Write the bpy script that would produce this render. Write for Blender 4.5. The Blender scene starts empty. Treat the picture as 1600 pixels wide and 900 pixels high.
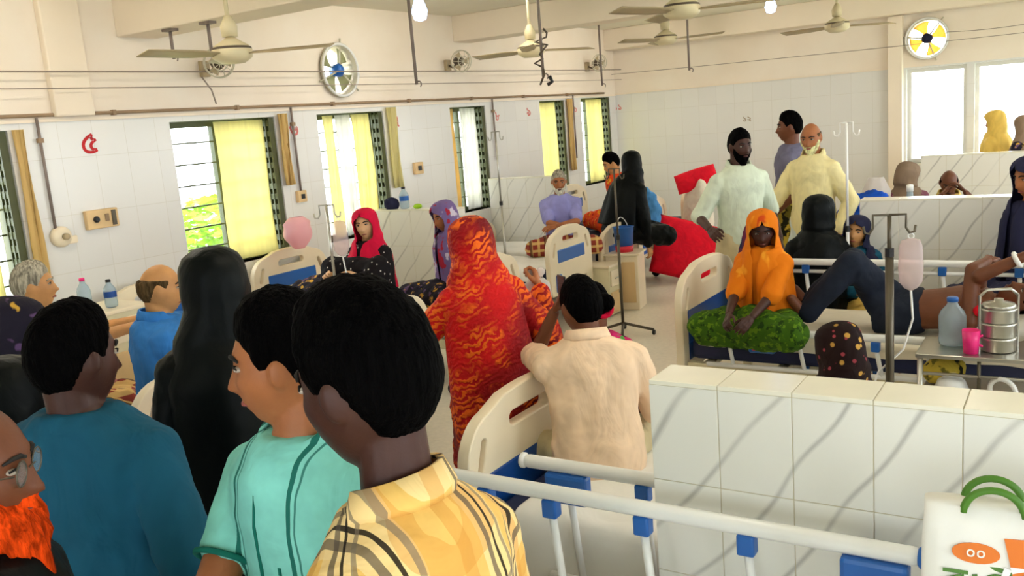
import bpy, bmesh, math, random
import numpy as np
from mathutils import Vector, Matrix, noise as mnoise

random.seed(7)
SC = bpy.context.scene
COL = SC.collection
PI = math.pi

# ------------------------------------------------------------------ camera
CAM_H, YAW, PITCH, ROLL, FPX = 1.9, 33.0, 10.5, 4.7, 1400.0
_y, _p, _r = (math.radians(a) for a in (YAW, PITCH, ROLL))
CP = Vector((0, 0, CAM_H))
CD = Vector((-math.sin(_y) * math.cos(_p), math.cos(_y) * math.cos(_p), -math.sin(_p)))
_R0 = Vector((math.cos(_y), math.sin(_y), 0)); _U0 = _R0.cross(CD)
CR = math.cos(_r) * _R0 - math.sin(_r) * _U0
CU = CR.cross(CD)
cam = bpy.data.cameras.new('camera')
cam.sensor_width = 36.0
cam.lens = FPX / 1600.0 * 36.0
cam.clip_start = 0.05
camo = bpy.data.objects.new('camera', cam)
COL.objects.link(camo)
_m = Matrix((CR, CU, -CD)).transposed().to_4x4()
_m.translation = CP
camo.matrix_world = _m
SC.camera = camo

def ray(x, y):
    return (CD * FPX + CR * (x - 800) + CU * (450 - y)).normalized()
def at(x, y, d):
    r = ray(x, y); return CP + r * (d / r.dot(CD))
def at_z(x, y, z):
    r = ray(x, y); return CP + r * ((z - CAM_H) / r.z)
def at_X(x, y, X):
    r = ray(x, y); return CP + r * (X / r.x)
def at_Y(x, y, Y):
    r = ray(x, y); return CP + r * (Y / r.y)

# ------------------------------------------------------------------ world, light, exposure
SC.view_settings.view_transform = 'Standard'
SC.view_settings.look = 'None'
SC.view_settings.gamma = 1.0
SC.view_settings.use_curve_mapping = False
SC.view_settings.exposure = 0.8
world = bpy.data.worlds.new('sky'); SC.world = world
world.use_nodes = True
_bg = world.node_tree.nodes['Background']
_bg.inputs[0].default_value = (0.97, 0.985, 1.0, 1)
_bg.inputs[1].default_value = 6.0
SUN_STRENGTH = 0.0
FILL_TUBE_STRENGTH = 40.0  # glow of the added ceiling fill tubes

XL, YB, XR, YF = -5.75, 12.0, 2.4, -3.0      # room
ZC = 3.05                                     # ceiling

# window openings: (a, b, z0, z1); left wall along Y, back wall along X
LEFT_WIN = [(2.2, 3.17, .95, 2.1), (4.38, 5.42, .95, 2.1), (5.92, 6.82, .95, 2.1),
            (7.92, 8.6, .95, 2.1), (9.82, 10.46, .95, 2.12), (10.92, 11.8, .95, 2.13)]
BACK_WIN = [(-1.86, -1.2, 1.0, 2.13), (-1.12, 0.3, 1.0, 2.13)]
RIGHT_FILL_WIN = [(a, a + 1.5, .9, 2.5) for a in (-2.2, 0.0, 3.0, 5.2, 7.6, 9.8)]  # unseen windows, added so light comes in from the right
FRONT_FILL_WIN = [(-2.4, -.9, .9, 2.4), (0.1, 1.6, .9, 2.4)]  # unseen windows behind the camera, added and sized for front fill light

def portal(loc, rot, sx, sz):
    l = bpy.data.lights.new('window_portal', 'AREA')
    l.shape = 'RECTANGLE'; l.size = sx; l.size_y = sz
    l.cycles.is_portal = True
    o = bpy.data.objects.new('window_portal', l); COL.objects.link(o)
    o.location = loc; o.rotation_euler = rot
for a, b, z0, z1 in LEFT_WIN:
    portal((XL - .14, (a + b) / 2, (z0 + z1) / 2), (PI / 2, 0, -PI / 2), b - a, z1 - z0)
for a, b, z0, z1 in RIGHT_FILL_WIN:
    portal((XR + .14, (a + b) / 2, (z0 + z1) / 2), (PI / 2, 0, PI / 2), b - a, z1 - z0)
for a, b, z0, z1 in BACK_WIN:
    portal(((a + b) / 2, YB + .14, (z0 + z1) / 2), (PI / 2, 0, PI), b - a, z1 - z0)
for a, b, z0, z1 in FRONT_FILL_WIN:
    portal(((a + b) / 2, YF - .14, (z0 + z1) / 2), (PI / 2, 0, 0), b - a, z1 - z0)

# ------------------------------------------------------------------ materials
def lin(c):
    return tuple(((v / 255.0) / 12.92 if v / 255.0 <= .04045 else ((v / 255.0 + .055) / 1.055) ** 2.4) for v in c)

class NT:
    def __init__(s, name):
        s.m = bpy.data.materials.new(name); s.m.use_nodes = True
        s.t = s.m.node_tree; s.n = s.t.nodes; s.b = s.n['Principled BSDF']
        s.out = s.n['Material Output']
    def add(s, typ, **kw):
        nd = s.n.new(typ)
        for k, v in kw.items():
            if k.startswith('_'): setattr(nd, k[1:], v)
            else:
                nd.inputs[int(k[1:]) if k[0] == 'i' and k[1:].isdigit() else k].default_value = v
        return nd
    def link(s, a, b): s.t.links.new(a, b)
    def coord(s, scale=(1, 1, 1), rot=(0, 0, 0), which='Object'):
        c = s.n.new('ShaderNodeTexCoord'); mp = s.n.new('ShaderNodeMapping')
        mp.inputs['Scale'].default_value = scale; mp.inputs['Rotation'].default_value = rot
        s.link(c.outputs[which], mp.inputs[0]); return mp.outputs[0]
    def ramp(s, fac, stops, interp='LINEAR'):
        r = s.n.new('ShaderNodeValToRGB'); r.color_ramp.interpolation = interp
        e = r.color_ramp.elements
        while len(e) < len(stops): e.new(.5)
        for k, (p, c) in enumerate(stops):
            e[k].position = p; e[k].color = (*c, 1) if len(c) == 3 else c
        s.link(fac, r.inputs[0]); return r.outputs[0]
    def mix(s, fac, a, b, mode='MIX'):
        x = s.n.new('ShaderNodeMix'); x.data_type = 'RGBA'; x.blend_type = mode
        for v, sock in ((fac, x.inputs[0]), (a, x.inputs[6]), (b, x.inputs[7])):
            if hasattr(v, 'is_output'): s.link(v, sock)
            else: sock.default_value = v if not isinstance(v, tuple) else (*v, 1) if len(v) == 3 else v
        return x.outputs[2]
    def math(s, op, a, b=None):
        x = s.n.new('ShaderNodeMath'); x.operation = op
        for v, k in ((a, 0), (b, 1)):
            if v is None: continue
            if hasattr(v, 'is_output'): s.link(v, x.inputs[k])
            else: x.inputs[k].default_value = v
        return x.outputs[0]
    def bump(s, h, strength=.2, dist=.01):
        b = s.n.new('ShaderNodeBump'); b.inputs['Strength'].default_value = strength
        b.inputs['Distance'].default_value = dist
        s.link(h, b.inputs['Height']); s.link(b.outputs[0], s.b.inputs['Normal'])
    def base(s, c):
        if hasattr(c, 'is_output'): s.link(c, s.b.inputs['Base Color'])
        else: s.b.inputs['Base Color'].default_value = (*c, 1)

def plain(name, rgb, rough=.5, metal=0., var=.06, nscale=6., bump=0., bscale=60., spec=.5, stretch=(1, 1, 1)):
    k = NT(name); c = lin(rgb)
    nz = k.add('ShaderNodeTexNoise', Scale=nscale, Detail=4.)
    k.link(k.coord(stretch), nz.inputs[0])
    lo = tuple(v * (1 - var) for v in c); hi = tuple(min(1, v * (1 + var)) for v in c)
    k.base(k.ramp(nz.outputs[0], [(.3, lo), (.7, hi)]))
    k.b.inputs['Roughness'].default_value = rough; k.b.inputs['Metallic'].default_value = metal
    k.b.inputs['Specular IOR Level'].default_value = spec
    if bump:
        n2 = k.add('ShaderNodeTexNoise', Scale=bscale, Detail=5.)
        k.link(k.coord(stretch), n2.inputs[0]); k.bump(n2.outputs[0], bump, .01)
    return k.m

def cloth(name, rgb, rough=.85, var=.12, fold=.35, sheen=.0, scale=9.):
    """woven cloth: fine weave bump plus soft crease relief"""
    k = NT(name); c = lin(rgb)
    co = k.coord((1, 1, .55))
    n1 = k.add('ShaderNodeTexNoise', Scale=scale, Detail=3., Distortion=1.2); k.link(co, n1.inputs[0])
    lo = tuple(v * (1 - var) for v in c); hi = tuple(min(1, v * (1 + var)) for v in c)
    k.base(k.ramp(n1.outputs[0], [(.3, lo), (.7, hi)]))
    k.b.inputs['Roughness'].default_value = rough
    k.b.inputs['Specular IOR Level'].default_value = .2
    k.bump(n1.outputs[0], fold * .6, .025)
    return k.m

def pattern(name, rgb, spots, scale=30., thr=.35, rough=.85, kind='voronoi', stretch=(1, 1, 1), dist=0.):
    """printed cloth: base colour with spots/blotches of other colours"""
    k = NT(name); co = k.coord(stretch)
    col = lin(rgb)
    cur = None
    for i, s in enumerate(spots):
        if kind == 'voronoi':
            v = k.add('ShaderNodeTexVoronoi', Scale=scale * (1 + .37 * i)); k.link(co, v.inputs['Vector']); h = v.outputs['Distance']
            f = k.ramp(h, [(thr - .02, (1, 1, 1)), (thr + .02, (0, 0, 0))])
        else:
            v = k.add('ShaderNodeTexNoise', Scale=scale * (1 + .45 * i), Detail=2., Distortion=dist); k.link(co, v.inputs['Vector']); h = v.outputs[0]
            f = k.ramp(h, [(1 - thr - .02, (0, 0, 0)), (1 - thr + .02, (1, 1, 1))])
        cur = k.mix(f, col if cur is None else cur, lin(s))
    k.base(cur); k.b.inputs['Roughness'].default_value = rough; k.b.inputs['Specular IOR Level'].default_value = .2
    n1 = k.add('ShaderNodeTexNoise', Scale=9., Detail=3., Distortion=1.); k.link(co, n1.inputs[0]); k.bump(n1.outputs[0], .35, .03)
    return k.m

def checks(name, base, lines, rough=.85, use='xz'):
    """checked cloth: lines = (axis 0/1, period, offset, half width, colour, strength)"""
    k = NT(name)
    tc = k.n.new('ShaderNodeTexCoord'); sp = k.n.new('ShaderNodeSeparateXYZ'); k.link(tc.outputs['Object'], sp.inputs[0])
    wob = k.add('ShaderNodeTexNoise', Scale=5., Detail=2.); k.link(tc.outputs['Object'], wob.inputs[0])
    w = k.math('MULTIPLY', k.math('SUBTRACT', wob.outputs[0], .5), .014)
    u = k.math('ADD', sp.outputs[0], w)
    if use == 'xz': v = sp.outputs[2]
    else: v = k.math('SUBTRACT', sp.outputs[2], k.math('MULTIPLY', sp.outputs[1], 1.0))
    v = k.math('ADD', v, w)
    nz = k.add('ShaderNodeTexNoise', Scale=14., Detail=3.); k.link(tc.outputs['Object'], nz.inputs[0])
    b = lin(base)
    cur = k.ramp(nz.outputs[0], [(.3, tuple(x * .85 for x in b)), (.7, tuple(min(1, x * 1.1) for x in b))])
    for ax, per, off, hw, colr, st in lines:
        t = k.math('ADD', (u, v)[ax], off + 50 * per)
        t = k.math('ABSOLUTE', k.math('SUBTRACT', k.math('MODULO', t, per), per / 2))
        f = k.math('MULTIPLY', k.math('LESS_THAN', t, hw), st)
        cur = k.mix(f, cur, lin(colr))
    k.base(cur); k.b.inputs['Roughness'].default_value = rough; k.b.inputs['Specular IOR Level'].default_value = .2
    n1 = k.add('ShaderNodeTexNoise', Scale=9., Detail=3., Distortion=1.); k.link(tc.outputs['Object'], n1.inputs[0]); k.bump(n1.outputs[0], .35, .03)
    return k.m

def emit(name, rgb, strength):
    k = NT(name)
    k.b.inputs['Base Color'].default_value = (*lin(rgb), 1)
    k.b.inputs['Emission Color'].default_value = (*lin(rgb), 1)
    k.b.inputs['Emission Strength'].default_value = strength
    return k.m

def hairm(name, rgb):
    k = NT(name); c = lin(rgb)
    nz = k.add('ShaderNodeTexNoise', Scale=90., Detail=4.); k.link(k.coord((1, 1, .18)), nz.inputs[0])
    k.base(k.ramp(nz.outputs[0], [(.35, tuple(v * .5 for v in c)), (.65, tuple(min(1, v * 1.5) for v in c))]))
    k.b.inputs['Roughness'].default_value = .75; k.b.inputs['Specular IOR Level'].default_value = .03
    k.bump(nz.outputs[0], .8, .02); return k.m

def skinm(name, rgb):
    k = NT(name); c = lin(rgb)
    nz = k.add('ShaderNodeTexNoise', Scale=14., Detail=5.); k.link(k.coord(), nz.inputs[0])
    k.base(k.ramp(nz.outputs[0], [(.3, (c[0] * .86, c[1] * .82, c[2] * .8)), (.7, (min(1, c[0] * 1.1), c[1] * 1.08, c[2] * 1.05))]))
    k.b.inputs['Roughness'].default_value = .48; k.b.inputs['Specular IOR Level'].default_value = .35
    k.b.inputs['Subsurface Weight'].default_value = 0.0
    n2 = k.add('ShaderNodeTexNoise', Scale=120., Detail=3.); k.link(k.coord(), n2.inputs[0]); k.bump(n2.outputs[0], .12, .004)
    return k.m

def see_through(name, rgb, clear=.85, rough=.05):
    k = NT(name)
    tr = k.n.new('ShaderNodeBsdfTransparent'); tr.inputs[0].default_value = (*lin(rgb), 1)
    k.b.inputs['Base Color'].default_value = (*lin(rgb), 1); k.b.inputs['Roughness'].default_value = rough
    mx = k.n.new('ShaderNodeMixShader'); mx.inputs[0].default_value = clear
    k.link(k.b.outputs[0], mx.inputs[1]); k.link(tr.outputs[0], mx.inputs[2]); k.link(mx.outputs[0], k.out.inputs[0])
    return k.m

def sheer(name, rgb, trans=.55):
    k = NT(name); c = lin(rgb)
    tl = k.n.new('ShaderNodeBsdfTranslucent'); tl.inputs[0].default_value = (*c, 1)
    df = k.n.new('ShaderNodeBsdfDiffuse')
    nz = k.add('ShaderNodeTexNoise', Scale=30., Detail=2.); k.link(k.coord((1, 1, .05)), nz.inputs[0])
    cc = k.ramp(nz.outputs[0], [(.3, tuple(v * .9 for v in c)), (.7, c)])
    k.link(cc, df.inputs[0]); k.link(cc, tl.inputs[0])
    mx = k.n.new('ShaderNodeMixShader'); mx.inputs[0].default_value = trans
    k.link(df.outputs[0], mx.inputs[1]); k.link(tl.outputs[0], mx.inputs[2]); k.link(mx.outputs[0], k.out.inputs[0])
    return k.m

def wall_material(name, axis):
    """cream paint above a glazed white tile dado with faint joints"""
    k = NT(name)
    tc = k.n.new('ShaderNodeTexCoord'); sp = k.n.new('ShaderNodeSeparateXYZ'); k.link(tc.outputs['Object'], sp.inputs[0])
    cb = k.n.new('ShaderNodeCombineXYZ'); k.link(sp.outputs[axis], cb.inputs[0]); k.link(sp.outputs[2], cb.inputs[1])
    br = k.add('ShaderNodeTexBrick', Scale=1., _offset=0.)
    br.inputs['Brick Width'].default_value = .25; br.inputs['Row Height'].default_value = .38
    br.inputs['Mortar Size'].default_value = .0022
    br.inputs['Color1'].default_value = (*lin((231, 230, 226)), 1); br.inputs['Color2'].default_value = (*lin((227, 226, 223)), 1)
    br.inputs['Mortar'].default_value = (*lin((217, 214, 206)), 1)
    k.link(cb.outputs[0], br.inputs['Vector'])
    nz = k.add('ShaderNodeTexNoise', Scale=1.6, Detail=5.); k.link(tc.outputs['Object'], nz.inputs[0])
    paint = k.ramp(nz.outputs[0], [(.3, lin((240, 226, 208))), (.7, lin((246, 236, 222)))])
    up = k.math('GREATER_THAN', sp.outputs[2], 2.15)
    k.base(k.mix(up, br.outputs[0], paint))
    k.link(k.math('ADD', k.math('MULTIPLY', up, .5), .22), k.b.inputs['Roughness'])
    return k.m

def marble_material(name):
    k = NT(name)
    g = k.n.new('ShaderNodeNewGeometry'); mp = k.n.new('ShaderNodeMapping')
    mp.inputs['Rotation'].default_value = (0, math.radians(52), 0)
    k.link(g.outputs['Position'], mp.inputs[0]); co = mp.outputs[0]
    nz = k.add('ShaderNodeTexNoise', Scale=2.2, Detail=2.); k.link(co, nz.inputs[0])
    wv = k.add('ShaderNodeTexWave', Scale=2.0, Distortion=3.2, Detail=1., _bands_direction='Z'); k.link(co, wv.inputs[0])
    wv.inputs['Detail Scale'].default_value = 1.0
    v = k.ramp(wv.outputs[0], [(0., (.9, .9, .9)), (.014, (.4, .4, .4)), (.05, (0, 0, 0))])
    v2 = k.mix(1., v, k.ramp(nz.outputs[0], [(.35, (.15, .15, .15)), (.6, (1, 1, 1))]), 'MULTIPLY')
    k.base(k.mix(v2, lin((236, 234, 226)), lin((186, 184, 178))))
    k.b.inputs['Roughness'].default_value = .2
    return k.m

M = {}
M['wall_y'] = wall_material('painted_wall_tile_dado_y', 1)
M['wall_x'] = wall_material('painted_wall_tile_dado_x', 0)
M['paint'] = plain('cream_paint', (244, 230, 210), .8, var=.03, nscale=2.)
M['ceil'] = plain('ceiling_paint', (238, 232, 214), .85, var=.03, nscale=2.)
M['floor'] = plain('floor_terrazzo', (240, 230, 212), .35, var=.06, nscale=30.)
M['grout'] = plain('grout', (206, 196, 168), .9)
M['marble'] = marble_material('marble_tile')
M['cap'] = plain('cap_tile', (240, 236, 220), .2, var=.03)
M['cream'] = plain('cream_plastic', (240, 225, 196), .35, var=.02)
M['white_pl'] = plain('white_enamel', (238, 238, 236), .3, var=.02)
M['blue'] = plain('blue_plastic', (26, 96, 180), .35, var=.05)
M['navy'] = plain('navy_panel', (16, 70, 146), .35, var=.08)
M['red_pl'] = plain('red_plastic', (206, 22, 50), .4)
M['mattress'] = plain('navy_mattress', (24, 34, 74), .6)
M['frame'] = plain('khaki_bed_frame', (226, 216, 180), .45, var=.04)
M['linen'] = cloth('white_linen', (240, 238, 232), var=.03, fold=.6, scale=5.)
M['linen2'] = cloth('cream_linen', (236, 226, 206), var=.05, fold=.6, scale=5.)
M['steel'] = plain('stainless_steel', (190, 188, 180), .28, metal=.9)
M['dsteel'] = plain('dark_steel', (92, 84, 70), .4, metal=.6)
M['iron'] = plain('rusty_iron', (136, 122, 114), .6, metal=.2, var=.2)
M['conduit'] = plain('brown_conduit', (150, 124, 96), .6, var=.12)
M['wire'] = plain('thin_wire', (150, 136, 124), .6)
M['grille'] = plain('dark_green_paint', (74, 78, 40), .5, var=.15)
M['wood'] = plain('pale_wood_frame', (222, 190, 140), .6, var=.1, stretch=(1, 1, .2))
M['alu'] = plain('window_aluminium', (226, 222, 212), .4, metal=.2)
M['glass'] = see_through('window_glass', (244, 248, 250), .93)
M['clear'] = see_through('clear_plastic', (214, 228, 236), .62, .12)
M['poly'] = see_through('white_polythene', (246, 240, 236), .5, .3)
M['pinkpoly'] = see_through('pink_polythene', (252, 206, 212), .45, .3)
M['curtain_y'] = sheer('yellow_curtain', (252, 244, 190))
M['curtain_w'] = sheer('white_curtain', (248, 246, 238))
M['curtain_o'] = sheer('amber_curtain', (236, 206, 140), .4)
M['fanbody'] = plain('cream_fan_enamel', (222, 208, 170), .4)
M['fandark'] = plain('fan_dark', (86, 72, 56), .5)
M['fanblade'] = plain('fan_blade_brown', (176, 158, 124), .5)
M['exh_blade'] = plain('exhaust_blade_olive', (150, 152, 110), .5)
M['exh_yellow'] = see_through('exhaust_blade_amber', (250, 214, 120), .35, .4)
M['ring'] = plain('fan_ring_grey', (196, 190, 168), .45)
M['blackpl'] = plain('black_plastic', (22, 22, 24), .4)
M['num_red'] = plain('red_number_paint', (190, 24, 30), .7)
M['num_pink'] = plain('faded_red_paint', (214, 120, 112), .7)
M['lime'] = plain('lime_leaf', (150, 196, 20), .6, var=.2)
M['ground'] = plain('outside_ground', (150, 160, 130), .9)
M['bulb'] = emit('bulb_glow', (150, 190, 255), 9.)
M['tube'] = emit('fill_tube_glow', (255, 244, 228), FILL_TUBE_STRENGTH)
M['hair'] = hairm('black_hair', (4, 3.5, 3.5))
M['grey_hair'] = hairm('grey_hair', (166, 158, 140))
M['brown_hair'] = hairm('thin_brown_hair', (88, 70, 46))
M['henna'] = hairm('henna_beard', (214, 66, 14))
M['white_hair'] = hairm('white_hair', (226, 220, 200))
M['cream_hair'] = hairm('cream_beard', (232, 214, 160))
M['skin_tan'] = skinm('skin_tan', (204, 150, 96))
M['skin_mid'] = skinm('skin_brown', (166, 104, 64))
M['skin_deep'] = skinm('skin_deep', (110, 64, 40))
M['skin_dark'] = skinm('skin_dark', (66, 36, 28))
M['skin_fair'] = skinm('skin_fair', (222, 176, 134))
M['eye'] = plain('eye_white', (186, 172, 158), .3)
M['iris'] = plain('iris_dark', (30, 18, 12), .2)
M['brow'] = plain('eyebrow', (20, 15, 12), .8)
M['lip'] = plain('lip', (150, 76, 66), .5)
M['lipd'] = plain('lip_dark', (84, 42, 38), .5)
# cloths
M['teal'] = cloth('teal_shirt', (22, 82, 108), fold=.7)
M['mint'] = checks('mint_polo', (136, 218, 206), [(0, .15, 0, .0042, (16, 104, 92), .95), (0, .15, .013, .0018, (16, 104, 92), .8)])
M['mint_d'] = cloth('green_trim', (22, 112, 98), fold=.3)
M['burqa'] = cloth('black_burqa', (3, 6, 6), fold=.5, rough=.5, var=.3)
_b = M['burqa'].node_tree.nodes['Principled BSDF']; _b.inputs['Specular IOR Level'].default_value = .12; _b.inputs['Sheen Weight'].default_value = .012; _b.inputs['Sheen Tint'].default_value = (.4, .9, .8, 1)
M['blue_sh'] = cloth('blue_shirt', (56, 128, 206), fold=.8)
M['white_sh'] = cloth('white_shirt', (226, 232, 226), fold=.7)
M['mintw'] = cloth('pale_mint_shirt', (216, 226, 204), fold=.7)
M['peach'] = cloth('peach_shirt', (238, 208, 176), fold=.7)
M['lav'] = cloth('lavender_shirt', (150, 150, 212), fold=.6)
M['greytee'] = cloth('grey_blue_tee', (112, 110, 134), fold=.6)
M['panjabi'] = cloth('cream_panjabi', (238, 224, 168), fold=.6)
M['redscarf'] = cloth('crimson_scarf', (214, 16, 62), fold=.8)
M['redcloth'] = cloth('scarlet_cloth', (230, 18, 44), fold=.8)
M['orange'] = pattern('orange_scarf', (228, 122, 14), [(206, 70, 20), (244, 160, 40)], 7., .34, kind='noise', stretch=(1, 1, .4))
M['green'] = pattern('green_print', (58, 96, 14), [(34, 62, 10), (96, 132, 22)], 24., .42, kind='noise')
M['navycl'] = cloth('navy_cloth', (36, 38, 66), fold=.7)
M['yellowcl'] = cloth('mustard_scarf', (226, 190, 96), fold=.6)
M['browncl'] = cloth('taupe_scarf', (142, 120, 100), fold=.6)
M['yellow_sh'] = cloth('yellow_shirt', (226, 198, 120), fold=.6)
M['navy_tr'] = cloth('dark_trousers', (30, 36, 50), fold=.5)
M['khaki_tr'] = cloth('khaki_trousers', (206, 190, 150), fold=.5)
M['skyblue'] = cloth('sky_blue_cloth', (86, 152, 214), fold=.6)
M['royal'] = cloth('royal_blue_cloth', (20, 78, 186), fold=.9)
M['magenta'] = pattern('magenta_print', (196, 30, 100), [(30, 24, 40), (70, 150, 60)], 14., .36, kind='noise')
M['dots'] = pattern('black_dotted', (24, 20, 24), [(214, 208, 200)], 26., .16)
M['purple_pr'] = pattern('purple_print', (120, 100, 150), [(210, 200, 216), (170, 40, 60)], 9., .38, kind='noise')
M['pink_pr'] = pattern('dusty_pink_print', (128, 76, 92), [(196, 150, 160)], 26., .4, kind='noise')
M['orange_pr'] = pattern('orange_print', (236, 78, 26), [(244, 176, 40), (206, 40, 20)], 10., .4, kind='noise')
M['floral'] = pattern('black_gold_floral', (30, 14, 14), [(196, 150, 70), (150, 60, 70)], 17., .2)
M['dark_pr'] = pattern('dark_print', (30, 26, 40), [(96, 70, 110), (206, 160, 60)], 12., .36, kind='noise')
M['lungi_y'] = pattern('yellow_black_lungi', (206, 180, 70), [(40, 40, 20), (120, 110, 40)], 11., .42, kind='noise')
M['lungi_r'] = checks('red_brown_lungi', (150, 62, 50), [(0, .07, 0, .012, (226, 190, 120), .8), (1, .07, 0, .012, (226, 190, 120), .8), (0, .14, .03, .012, (70, 20, 30), .8)])
M['lungi_n'] = checks('navy_maroon_lungi', (30, 40, 78), [(0, .09, 0, .014, (110, 40, 70), .8), (1, .09, 0, .014, (110, 40, 70), .8)])
M['plaid'] = checks('yellow_plaid', (238, 192, 106), [
    (0, .17, .02, .034, (246, 220, 164), .6), (1, .17, .03, .034, (246, 220, 164), .6),
    (0, .17, .09, .014, (214, 148, 62), .5), (1, .17, .10, .014, (214, 148, 62), .5),
    (0, .17, .016, .0032, (26, 20, 20), .95), (0, .17, .036, .006, (88, 78, 70), .8), (0, .17, -.006, .005, (120, 108, 94), .7),
    (1, .17, .016, .0032, (26, 20, 20), .95), (1, .17, .036, .006, (88, 78, 70), .8), (1, .17, -.006, .005, (120, 108, 94), .7)], use='shoulder')

def sari_material():
    k = NT('red_orange_tie_dye'); co = k.coord((1, 1, 1), (0, math.radians(28), 0))
    w = k.add('ShaderNodeTexWave', Scale=12., Distortion=11., Detail=3., _bands_direction='Z'); w.inputs['Detail Scale'].default_value = 1.6
    k.link(co, w.inputs[0])
    n = k.add('ShaderNodeTexNoise', Scale=8., Detail=3., Distortion=.6); k.link(co, n.inputs[0])
    f = k.mix(1., k.ramp(w.outputs[0], [(.35, (0, 0, 0)), (.6, (1, 1, 1))]), k.ramp(n.outputs[0], [(.45, (0, 0, 0)), (.58, (1, 1, 1))]), 'MULTIPLY')
    n2 = k.add('ShaderNodeTexNoise', Scale=2.4, Detail=2.); k.link(co, n2.inputs[0])
    b = k.ramp(n2.outputs[0], [(.38, lin((110, 4, 14))), (.6, lin((206, 14, 16)))])
    k.base(k.mix(f, b, lin((236, 104, 18))))
    k.b.inputs['Roughness'].default_value = .7; k.b.inputs['Specular IOR Level'].default_value = .25
    k.bump(w.outputs[0], .3, .02); return k.m
M['sari'] = sari_material()

# ------------------------------------------------------------------ mesh helpers
def V(*a): return np.array(a, float)
def unit(v):
    v = np.asarray(v, float); n = np.linalg.norm(v); return v / n if n > 1e-9 else V(0, 0, 1)
def frame_of(d):
    d = unit(d); h = V(0, 0, 1) if abs(d[2]) < .9 else V(1, 0, 0)
    a = unit(np.cross(h, d)); return a, np.cross(d, a), d

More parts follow.
